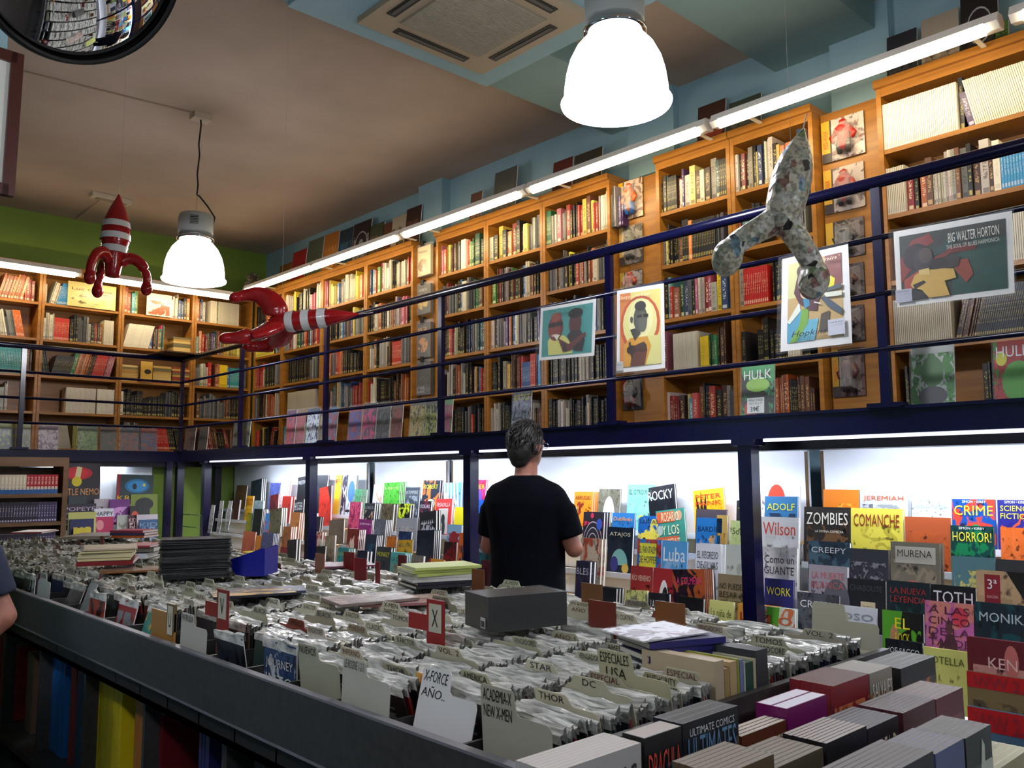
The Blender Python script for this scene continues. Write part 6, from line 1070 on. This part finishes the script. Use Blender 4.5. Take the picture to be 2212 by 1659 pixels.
# crumpled paper ornament in the corner
P = onX(545, 605, 4.62); t = empty('paper_ornament', (4.55, 9.35, P.z)); P = onY(545, 610, 9.45); t.location = P; tag(t, 'crumpled pale paper ornament in the corner above the bookcases', 'ornament')
m_ = MB()
for k in range(60):
    a, e = R.uniform(0, 6.28), R.uniform(-.9, 1.5); d0 = Vector((math.cos(a)*math.cos(e), math.sin(a)*math.cos(e), math.sin(e))); s0 = d0.cross(Vector((.3, .5, .8))).normalized()*R.uniform(.012, .03); r_ = R.uniform(.05, .13); m_.face([d0*.02-s0*.3, d0*r_*.7-s0, d0*r_, d0*r_*.7+s0], R.choice(['a89c84', '8c7c60', '5c4c38', 'c0b8a8']))
m_.build('petals', MATTE, t); MB().tube([(0, 0, -.05), (.02, 0, -.18), (.0, .02, P.z*0-(P.z-ZTOP-.066))], .008, '4c3c2c').build('stem', MATTE, t)
# wooden tray on the railing corner
A = onZ(391, 765, H+1.262); t = empty('wooden_tray', (PR-.02, YR-.02, H+1.2505)); tag(t, 'flat brown boards lying on the railing corner', 'board')
MB().box(-.32, .18, -.30, .16, 0, .012).build('board', WOODB, t).rotation_euler = (0, 0, .12); MB().box(-.26, .2, -.22, .2, .0125, .024, '4c4030').build('top_board', MATTE, t).rotation_euler = (0, 0, -.1)
# ================================================================ face-out volumes in the first back row
for (x0, x1, yt, yb, c, c2, tt, lab, row) in ((148, 252, 606, 655, 'c8b878', 'd8c890', 'Luc Orient', 'cream poster like album with dark red title behind the upright rocket', 0), (318, 372, 632, 695, 'd8d0c0', 'b85030', '', 'white album with red blossoms left of the lit dome', 0), (305, 330, 780, 822, 'c8a040', 'c8a040', '', 'small mustard book with black shape under the tray', 2)):
    Y = YB-.008; A = onY(x0, yt, Y); B = onY(x1, yt, Y); zb = ZS[4-row]+.001; o = cover_book('shelf_album', B.x-A.x, max(.12, A.z-zb), .006, c, '6c2420', tt, art=c2, art2=c, tz=.72, th=.14, extra=[(ell(.6, .5, .3, .12), '18181c')] if row else None, hard=False); place(o, Vector((A.x, Y, zb)), 0); tag(o, lab, 'album', 'albums facing out on the back wall')
# horizontal piles of gold books
for pi, (x0, x1, row, n, nm) in enumerate(((376, 416, 1, 7, 'second shelf'), (335, 374, 2, 9, 'third shelf'), (376, 418, 2, 9, 'third shelf'), (266, 302, 2, 8, 'third shelf'))):
    Y = YB+.02; A = onY(x0, 700, Y).x; B = onY(x1, 700, Y).x; z = ZS[4-row]+.001
    for i in range(n):
        th = R.uniform(.018, .026); o = MB().box(0, B-A, 0, .17, 0, th-.001, R.choice(['b89850', 'a88440', 'c8ac6c', '8c3424' if pi else 'c8ac6c', '6c6444'])).build('lying_volume', PRINT); o.location = (A+R.uniform(-.004, .004), Y, z); z += th
        tag(o, 'gold lying volume, %s up, %s pile on the back wall' % (ordinal(i+1), ['upper short', 'left tall', 'right tall', 'leftmost tall'][pi]), 'lying volume', 'gold books lying in piles')
# ================================================================ rockets
def remesh(o, vox, sm=6, sub=False):
    m1 = o.modifiers.new('r', 'REMESH'); m1.mode = 'VOXEL'; m1.voxel_size = vox
    m2 = o.modifiers.new('s', 'SMOOTH'); m2.iterations = sm; m2.factor = .6
    dg = bpy.context.evaluated_depsgraph_get(); ev = o.evaluated_get(dg); me = bpy.data.meshes.new_from_object(ev); old = o.data; mats = list(old.materials)
    o.modifiers.clear(); o.data = me; me.materials.clear(); [me.materials.append(x) for x in mats[:1]]; me.polygons.foreach_set('use_smooth', [True]*len(me.polygons)); me.update(); return o
def glossy_paint(nm, c, c2):
    m = noise_mix(mat(nm, rough=.16), c, c2, 4, 3, bump=.35, bscale=22); return m
RED = glossy_paint('lumpy_red_gloss_paint', '8e0f12', 'a51418'); RWHITE = glossy_paint('white_gloss_band', 'c8c4c4', 'dcdcdc')
def paper_mat():
    m = mat('comic_page_papier_mache', rough=.35); tc = N(m, 'ShaderNodeTexCoord'); v = N(m, 'ShaderNodeTexVoronoi'); v.inputs['Scale'].default_value = 34; v.inputs['Randomness'].default_value = 1; dn = N(m, 'ShaderNodeTexNoise'); dn.inputs['Scale'].default_value = 18; L(m, tc.outputs['Object'], dn.inputs['Vector']); dv = N(m, 'ShaderNodeVectorMath', operation='MULTIPLY_ADD'); L(m, dn.outputs['Color'], dv.inputs[0]); dv.inputs[1].default_value = (.06, .06, .06); L(m, tc.outputs['Object'], dv.inputs[2]); L(m, dv.outputs[0], v.inputs['Vector'])
    r = N(m, 'ShaderNodeValToRGB'); r.color_ramp.interpolation = 'CONSTANT'; els = [(0, 'c8c0a8'), (.28, 'a8ac98'), (.42, 'd8d4c8'), (.55, '9c7468'), (.62, 'b8b8a4'), (.74, '6c8c98'), (.80, 'd4ccb4'), (.90, '7c9468'), (.95, '302c2c')]
    e = r.color_ramp.elements; e[0].color = (*hx(els[0][1]), 1); e[1].position = els[1][0]; e[1].color = (*hx(els[1][1]), 1)
    for p, c in els[2:]: q = e.new(p); q.color = (*hx(c), 1)
    sp = N(m, 'ShaderNodeSeparateColor'); L(m, v.outputs['Color'], sp.inputs[0]); L(m, sp.outputs[0], r.inputs[0])
    n2 = N(m, 'ShaderNodeTexNoise'); n2.inputs['Scale'].default_value = 70; n2.inputs['Detail'].default_value = 3; L(m, tc.outputs['Object'], n2.inputs['Vector']); r2 = N(m, 'ShaderNodeValToRGB'); r2.color_ramp.elements[0].position = .42; r2.color_ramp.elements[0].color = (.4, .38, .36, 1); r2.color_ramp.elements[1].position = .52; L(m, n2.outputs['Fac'], r2.inputs[0])
    mu = N(m, 'ShaderNodeMix', data_type='RGBA', blend_type='MULTIPLY'); mu.inputs['Factor'].default_value = .8; L(m, r.outputs[0], mu.inputs['A']); L(m, r2.outputs[0], mu.inputs['B']); L(m, mu.outputs['Result'], bsdf(m).inputs['Base Color'])
    bp = N(m, 'ShaderNodeBump'); bp.inputs['Strength'].default_value = .5; bp.inputs['Distance'].default_value = .01; L(m, v.outputs['Distance'], bp.inputs['Height']); L(m, bp.outputs[0], bsdf(m).inputs['Normal']); return m
PAPER = paper_mat()
def rocket(name, loc, axis, aim, S, lab, mt, bands, finp, tips, thread, fins=3, broad=.35, rmax=.085, L0=.62, low=1.0):
    """papier-mache rocket: lathe hull, three curved legs with rounded feet"""
    t = empty(name, loc); tag(t, lab, 'rocket model', None); ax = Vector(axis).normalized(); q = ax.to_track_quat('Z', 'Y'); lq = q.inverted() @ Vector(aim); roll = math.atan2(lq.y, lq.x); t.rotation_mode = 'QUATERNION'; t.rotation_quaternion = q @ Euler((0, 0, roll)).to_quaternion()
    hull = [(0.0, 0), (.05*low, .01), (.062*low, .08), (.075*low, .18), (rmax, .30), (rmax*.98, .38), (rmax*.82, .48), (rmax*.52, .57), (rmax*.2, .64), (.006, .68)]
    pr = [(r*S, z*S) for r, z in hull]
    # resample smoothly
    P = []
    for i in range(len(pr)-1):
        for k in range(4): f = k/4; P.append((pr[i][0]*(1-f)+pr[i+1][0]*f, pr[i][1]*(1-f)+pr[i+1][1]*f))
    P.append(pr[-1]); o = MB().lathe(P, n=28).build('hull', mt, t, smooth=True); o.modifiers.new('s', 'SMOOTH').iterations = 4
    if bands:
        for z0, z1 in bands:
            b = MB(); pts = []
            for k in range(5):
                z = (z0+(z1-z0)*k/4)*S; j = next(i for i in range(len(P)-1) if P[i][1] <= z <= P[i+1][1]); f = (z-P[j][1])/max(1e-6, P[j+1][1]-P[j][1]); pts.append(((P[j][0]*(1-f)+P[j+1][0]*f)+.002*S+.0012, z))
            b.lathe(pts, n=28).build('white_band', RWHITE, t, smooth=True)
    for k in range(fins):
        a = 2*math.pi*k/fins; pts = [Vector((p[0]*math.cos(a), p[0]*math.sin(a), p[1]))*S for p in finp]; rr = [p[2]*S for p in finp]
        tang = Vector((-math.sin(a), math.cos(a), 0)); b = MB()
        # dense smooth path
        Q, RR = [], []
        for i in range(len(pts)-1):
            p0, p1, p2, p3 = pts[max(i-1, 0)], pts[i], pts[i+1], pts[min(i+2, len(pts)-1)]
            for s_ in range(6):
                u = s_/6; Q.append(.5*((2*p1)+(-p0+p2)*u+(2*p0-5*p1+4*p2-p3)*u*u+(-p0+3*p1-3*p2+p3)*u**3)); RR.append(rr[i]*(1-u)+rr[i+1]*u)
        Q.append(pts[-1]); RR.append(rr[-1]); b.tube(Q, RR, n=14, flat=broad, up=None if 0 else tuple(tang.cross(Vector((0, 0, 1)))) if 0 else None)
        e = Q[-1]; rfoot = tips*S; b.lathe([(rfoot*math.sin(math.pi*i/8)+1e-4, -rfoot*math.cos(math.pi*i/8)*1.3) for i in range(9)], n=14, M=Matrix.Translation(e))
        ob = b.build('leg', mt, t, smooth=True); remesh(ob, .0075*max(S, .8), 5)
    MB().tube([(0, 0, .66*S), (0, 0, .78*S)], .002, 'c8b8b8', n=6).build('antenna', MATTE, t)
    if thread:
        p = Vector(thread); h_ = CZ-p.z if len(thread) == 3 else 0
        tag(MB().tube([p, Vector((p.x, p.y, CZ))], .0007, 'a09888', n=5).build('nylon_thread', MATTE), 'thin nylon thread holding the '+{'u': 'upright red rocket', 'h': 'horizontal red rocket', 'p': 'paper covered rocket'}[name_key[0]], 'thread')
    return t
name_key = ['u']
FINA = [(.04, .26, .05), (.10, .26, .048), (.17, .22, .042), (.215, .14, .036), (.225, .05, .034), (.222, .0, .036)]
P1 = onZ(244, 600, H+2.0); dd = ray(243, 585); dd = dd*(6.2/math.hypot(dd.x, dd.y)); base1 = Vector((dd.x, dd.y, dd.z+H))
FIN1 = [(.05, .13, .050), (.11, .17, .048), (.19, .14, .044), (.245, .04, .038), (.25, -.06, .036)]
top = base1+Vector((0, 0, .66*.86)) 
name_key[0] = 'u'; rocket('red_rocket', base1+Vector((0, 0, -.05)), (.04, .02, 1), -CF-CR*.2, .86, 'shiny red rocket with white bands hanging upright on the left', RED, [(.20, .25), (.30, .35), (.40, .45)], FIN1, .045, (base1.x+.03, base1.y, base1.z+.52), broad=.8, rmax=.108)
# the long leg pointing at the viewer
# horizontal rocket
dd = ray(585, 700); dd = dd*(5.0/math.hypot(dd.x, dd.y)); base2 = Vector((dd.x, dd.y, dd.z+H))
name_key[0] = 'h'; FIN2 = [(.05, .04, .09), (.10, .05, .10), (.17, .01, .085), (.225, -.07, .062), (.235, -.16, .046), (.225, -.24, .042)]
rocket('red_rocket', base2-CR*.01, tuple(CR*1.0-CF*.12+Vector((0, 0, .10))), Vector((0, 0, 1)), .78, 'shiny red rocket with white bands flying horizontally in the middle left', RED, [(.14, .20), (.26, .32), (.38, .44)], FIN2, .043, tuple(base2+Vector((.05, -.03, .05))), broad=.5, rmax=.072)
# paper covered rocket
dd = ray(1682, 505); dd = dd*(2.8/math.hypot(dd.x, dd.y)); base3 = Vector((dd.x, dd.y, dd.z+H)); up3 = ray(1730, 300); up3 = up3*(2.85/math.hypot(up3.x, up3.y)); a3 = (Vector((up3.x, up3.y, up3.z+H))-base3)
name_key[0] = 'p'; FIN3 = [(.02, .10, .085), (.08, .03, .078), (.16, -.05, .070), (.225, -.13, .068), (.255, -.22, .082)]
rocket('paper_rocket', base3, tuple(a3), CR, .55, 'papier-mache rocket covered in comic pages hanging before the railing on the right', PAPER, None, FIN3, .09, tuple(base3+a3*.6), fins=2, broad=.8, rmax=.118, low=1.5)
# ================================================================ people
SKIN = noise_mix(mat('skin', rough=.5, Subsurface_Weight=.1), '9c6450', 'ac7460', 6, 3); HAIR = noise_mix(mat('grey_brown_hair', rough=.55), '0b0a09', '2c2926', 60, 4, (1, 1, .2), .35, .8)
SHIRT = noise_mix(mat('black_cotton', rough=.9, Specular_IOR_Level=.08), '07080f', '0a0c15', 8, 3, bump=.3, bscale=9); JEANS = noise_mix(mat('dark_denim', rough=.9, Specular_IOR_Level=.1), '10131c', '181c28', 40, 3); SHOE = mat('brown_shoe', '2a1c14', .5); BLUES = noise_mix(mat('slate_blue_shirt', rough=.85), '20283c', '28304a', 8, 3)
def cap(mb, a, b, ra, rb, n=14, fl=1.0):
    """tapered capsule"""
    a, b = Vector(a), Vector(b); t = (b-a).normalized(); pts = [a-t*ra*.9, a-t*ra*.6, a, b, b+t*rb*.6, b+t*rb*.9]; mb.tube(pts, [ra*.35, ra*.8, ra, rb, rb*.8, rb*.35], n=n, flat=fl); return mb
def ball(mb, c, rx, ry, rz, n=18):
    M = Matrix.Translation(c) @ Matrix.Diagonal((rx, ry, rz, 1)); mb.lathe([(math.sin(math.pi*i/12)+1e-4, -math.cos(math.pi*i/12)) for i in range(13)], n=n, M=M); return mb
def ringloft(mb, rings, n=28):
    """rings: (z, cx, cy, rx, ry, squareness)"""
    b = len(mb.v); 
    for (z, cx, cy, rx, ry, sq) in rings:
        for k in range(n):
            a = 2*math.pi*k/n; c, s = math.cos(a), math.sin(a); e = 2/sq; mb.v.append((cx+rx*abs(c)**e*(1 if c > 0 else -1), cy+ry*abs(s)**e*(1 if s > 0 else -1), z))
    def add(f): mb.f.append(f); mb.c.append((.5,)*3); mb.c2.append((.5,)*3); mb.m.append(0); mb.uv += [(0, 0)]*len(f)
    for i in range(len(rings)-1):
        for k in range(n): add([b+i*n+k, b+i*n+(k+1) % n, b+(i+1)*n+(k+1) % n, b+(i+1)*n+k])
    add([b+k for k in range(n)][::-1]); add([b+(len(rings)-1)*n+k for k in range(n)]); return mb
def person(name, loc, face, lab, shirt, hair=True, arms=None, lookturn=0, ht=1.78):
    """local frame: x to the figure's right, +y where it faces"""
    k = ht/1.78; t = empty(name, loc); t.rotation_euler = (0, 0, face-math.pi/2); t.scale = (k, k, k); tag(t, lab, 'person')
    (eR, wR), (eL, wL) = arms; sR, sL = Vector((.168, -.01, 1.435)), Vector((-.168, -.01, 1.435))
    b = MB(); ringloft(b, [(.86, 0, 0, .15, .10, 2.2), (.98, 0, 0, .165, .115, 2.3), (1.1, 0, .01, .155, .115, 2.3), (1.25, 0, .005, .165, .12, 2.3), (1.38, 0, -.01, .175, .11, 2.2), (1.46, 0, -.015, .12, .08, 2), (1.51, 0, -.012, .06, .06, 2)])
    cap(b, (0, -.012, 1.46), (0, .012, 1.60), .062, .056)
    for s, e, w in ((sR, eR, wR), (sL, eL, wL)):
        cap(b, s+Vector((-.03 if s.x > 0 else .03, 0, -.04)), e, .056, .044); cap(b, e, w, .046, .028); hd = (w-e).normalized(); side = hd.cross(Vector((0, 0, 1))).normalized(); palm = w+hd*.05; cap(b, w+hd*.01, w+hd*.085, .030, .034)
        dn = Vector((0, 0, -1)); dn = (dn-hd*dn.dot(hd)).normalized()
        for f in range(4):
            o_ = side*(-.027+.018*f); Lf = (.070, .078, .073, .058)[f]; p0 = w+hd*.10+o_; p1 = p0+hd*Lf*.45+dn*.008; p2 = p1+hd*Lf*.30+dn*.016; p3 = p2+hd*Lf*.12+dn*.020; b.tube([p0-hd*.02, p0, p1, p2, p3], [.0095, .0092, .0088, .008, .006], n=8)
        q0 = w+hd*.03-side*.026*(1 if s.x > 0 else -1); b.tube([q0, q0-side*.022*(1 if s.x > 0 else -1)+hd*.03, q0-side*.026*(1 if s.x > 0 else -1)+hd*.06+dn*.008], [.012, .011, .007], n=8)
    for sx in (-1, 1):
        cap(b, (.09*sx, 0, .88), (.10*sx, .01, .49), .085, .058); cap(b, (.10*sx, .01, .49), (.105*sx, -.02, .09), .056, .038); cap(b, (.105*sx, -.04, .05), (.115*sx, .12, .035), .036, .032)
    # head turned on the neck
    hm = MB(); ball(hm, Vector((0, .0, .0)), .076, .095, .108); ball(hm, Vector((0, .025, -.055)), .060, .068, .062); ball(hm, Vector((0, .062, -.085)), .032, .028, .024); cap(hm, (0, .088, .02), (0, .112, -.022), .010, .015, n=8); ball(hm, Vector((0, .086, -.056)), .026, .012, .012)
    ball(hm, Vector((0, .078, .035)), .055, .02, .012)
    for sx in (-1, 1): ball(hm, Vector((.079*sx, -.008, -.012)), .010, .020, .034)
    HM = Matrix.Translation((0, .015, 1.665)) @ Matrix.Rotation(lookturn, 4, 'Z') @ Matrix.Rotation(-.18, 4, 'X')
    off = len(b.v); b.v += [tuple(HM @ Vector(v)) for v in hm.v]
    for f, c in zip(hm.f, hm.c): b.f.append([i+off for i in f]); b.c.append(c); b.c2.append(c); b.m.append(0); b.uv += [(0, 0)]*len(f)
    body = b.build('body', SKIN, t); remesh(body, .0065, 5)
    # clothes
    s = MB(); ringloft(s, [(.84, 0, .0, .195, .150, 2.4), (.92, 0, .0, .195, .152, 2.4), (1.02, 0, .01, .190, .150, 2.4), (1.15, 0, .012, .190, .148, 2.4), (1.28, 0, .0, .200, .142, 2.5), (1.38, 0, -.012, .212, .128, 2.5), (1.43, 0, -.016, .210, .108, 2.3), (1.465, 0, -.016, .180, .095, 2.2), (1.492, 0, -.016, .115, .078, 2.1), (1.512, 0, -.012, .078, .070, 2)])
    for sh, e in ((sR, eR), (sL, eL)):
        m2 = sh.lerp(e, .80); cap(s, sh+Vector((-.022 if sh.x > 0 else .022, 0, -.032)), sh.lerp(e, .5), .073, .070); s.tube([sh.lerp(e, .3), sh.lerp(e, .6), m2], [.070, .069, .068], n=16)
    so = s.build('t_shirt', shirt, t); remesh(so, .008, 7)
    j = MB(); ringloft(j, [(.80, 0, 0, .172, .125, 2.3), (.90, 0, 0, .178, .135, 2.3), (.985, 0, .0, .176, .132, 2.3)])
    for sx in (-1, 1): cap(j, (.092*sx, 0, .86), (.102*sx, .01, .49), .100, .078); j.tube([(.102*sx, .01, .52), (.106*sx, -.01, .3), (.107*sx, -.02, .07)], [.078, .068, .066], n=16)
    jo = j.build('jeans', JEANS, t); remesh(jo, .009, 4)
    for sx in (-1, 1):
        sh_ = MB(); cap(sh_, (.106*sx, -.05, .05), (.118*sx, .14, .042), .047, .042, fl=.95); sh_.box(.106*sx-.045, .118*sx+.045, -.09, .18, .0, .022); remesh(sh_.build('shoe', SHOE, t), .008, 3)
    if hair:
        h_ = MB(); ball(h_, Vector((0, -.012, .022)), .088, .104, .108); ball(h_, Vector((0, -.050, -.035)), .074, .062, .078); ball(h_, Vector((0, -.052, -.085)), .052, .036, .042); ball(h_, Vector((-.03, .055, .085)), .05, .045, .035)
        for q_ in range(46):
            a = R.uniform(math.pi*.95, math.pi*2.05); e = R.uniform(-.9, 1.3); d0 = Vector((math.cos(a)*math.cos(e), math.sin(a)*math.cos(e), math.sin(e))); p0 = Vector((d0.x*.083, d0.y*.10-.012, d0.z*.105+.01)); h_.tube([p0*.9, p0*1.05, p0*1.08+Vector((0, -.004, -.022))], [.012, .010, .003], n=6)
        # keep the face free
        ho = h_.build('hair', HAIR, t)
        remesh(ho, .0055, 2); me = ho.data
        import bmesh as bm_; bm = bm_.new(); bm.from_mesh(me)
        dl = [v for v in bm.verts if (v.co.y > .028 and v.co.z < .055) or (abs(v.co.x) > .055 and v.co.y > -.030 and v.co.z < .0)]; bm_.ops.delete(bm, geom=dl, context='VERTS')
        tf = MB()
        for q_ in range(300):
            a = R.uniform(math.pi*.92, math.pi*2.08); e = R.uniform(-1.0, 1.45); d0 = Vector((math.cos(a)*math.cos(e), math.sin(a)*math.cos(e), math.sin(e))); p0 = Vector((d0.x*.088, d0.y*.103-.014, d0.z*.108+.018))
            if p0.z < -.05: p0 = Vector((p0.x*.86, p0.y*.9-.006, p0.z))
            t0 = Vector((d0.y*.3+R.uniform(-.5, .5), -d0.x*.3, -1)).normalized(); t0 = (t0-d0*t0.dot(d0)*.9).normalized(); Ls = R.uniform(.02, .045)
            tf.tube([p0-t0*.01, p0+d0*.005, p0+t0*Ls*.5+d0*R.uniform(.004, .009), p0+t0*Ls+d0*R.uniform(-.001, .010)], [.003, .0042, .0034, .0008], n=5)
        tm = tf.build('tmp', HAIR); tmm = tm.data; bm.from_mesh(tmm); bpy.data.objects.remove(tm); bm.to_mesh(me); bm.free(); me.transform(HM)
        gl = MB(); 
        for sx in (-1, 1): gl.tube([(.034*sx+.022*math.cos(a*math.pi/6), .104, .018+.016*math.sin(a*math.pi/6)) for a in range(13)], .0016, n=6); gl.tube([(.056*sx, .102, .022), (.082*sx, .06, .02), (.083*sx, -.01, .008), (.078*sx, -.022, -.012)], .0016, n=6)
        go = gl.build('glasses', CHROME, t); go.data.transform(HM)
        ey = MB()
        for sx in (-1, 1): ball(ey, Vector((.032*sx, .083, .012)), .012, .011, .010)
        eo = ey.build('eyes', mat('eye_%s' % name+str(loc[0]), 'd8d4cc', .2), t, smooth=True); eo.data.transform(HM)
    return t
A = onX(1113, 918, 3.05)
man = Vector((3.02, 3.14, 0)); fdir = math.radians(90-68)
m_ = person('person', man, fdir, 'person in a black t-shirt and dark jeans seen from behind, reading at the rack', SHIRT, arms=((Vector((.245, .03, 1.15)), Vector((.12, .26, 1.17))), (Vector((-.225, .02, 1.15)), Vector((-.10, .24, 1.16)))), lookturn=math.radians(-14), ht=1.77)
bk = cover_book('open_book', .17, .24, .012, 'd8d4cc', '404040', '', art='c0b8b0', art2='a09890'); d0 = Vector((math.cos(fdir), math.sin(fdir), 0)); bk.location = man+d0*.33+Vector((.0, .09, 1.12)); bk.rotation_euler = (-.5, 0, fdir-math.pi/2); tag(bk, 'pale book held open by the standing man', 'book')
# belt
bt = MB(); ringloft(bt, [(.962, 0, 0, .180, .137, 2.3), (.998, 0, 0, .180, .137, 2.3)]); bt.build('belt', BLACKM, m_)
# visitor cut by the left edge of the picture
vx = onY(30, 1300, 3.35).x-.22
person('person', Vector((vx, 3.35, 0)), math.radians(20), 'person in a slate blue t-shirt cut off at the left picture edge', BLUES, arms=((Vector((.25, .07, 1.13)), Vector((.20, -.12, .95))), (Vector((-.27, .0, 1.12)), Vector((-.26, .1, .86)))), ht=1.68)
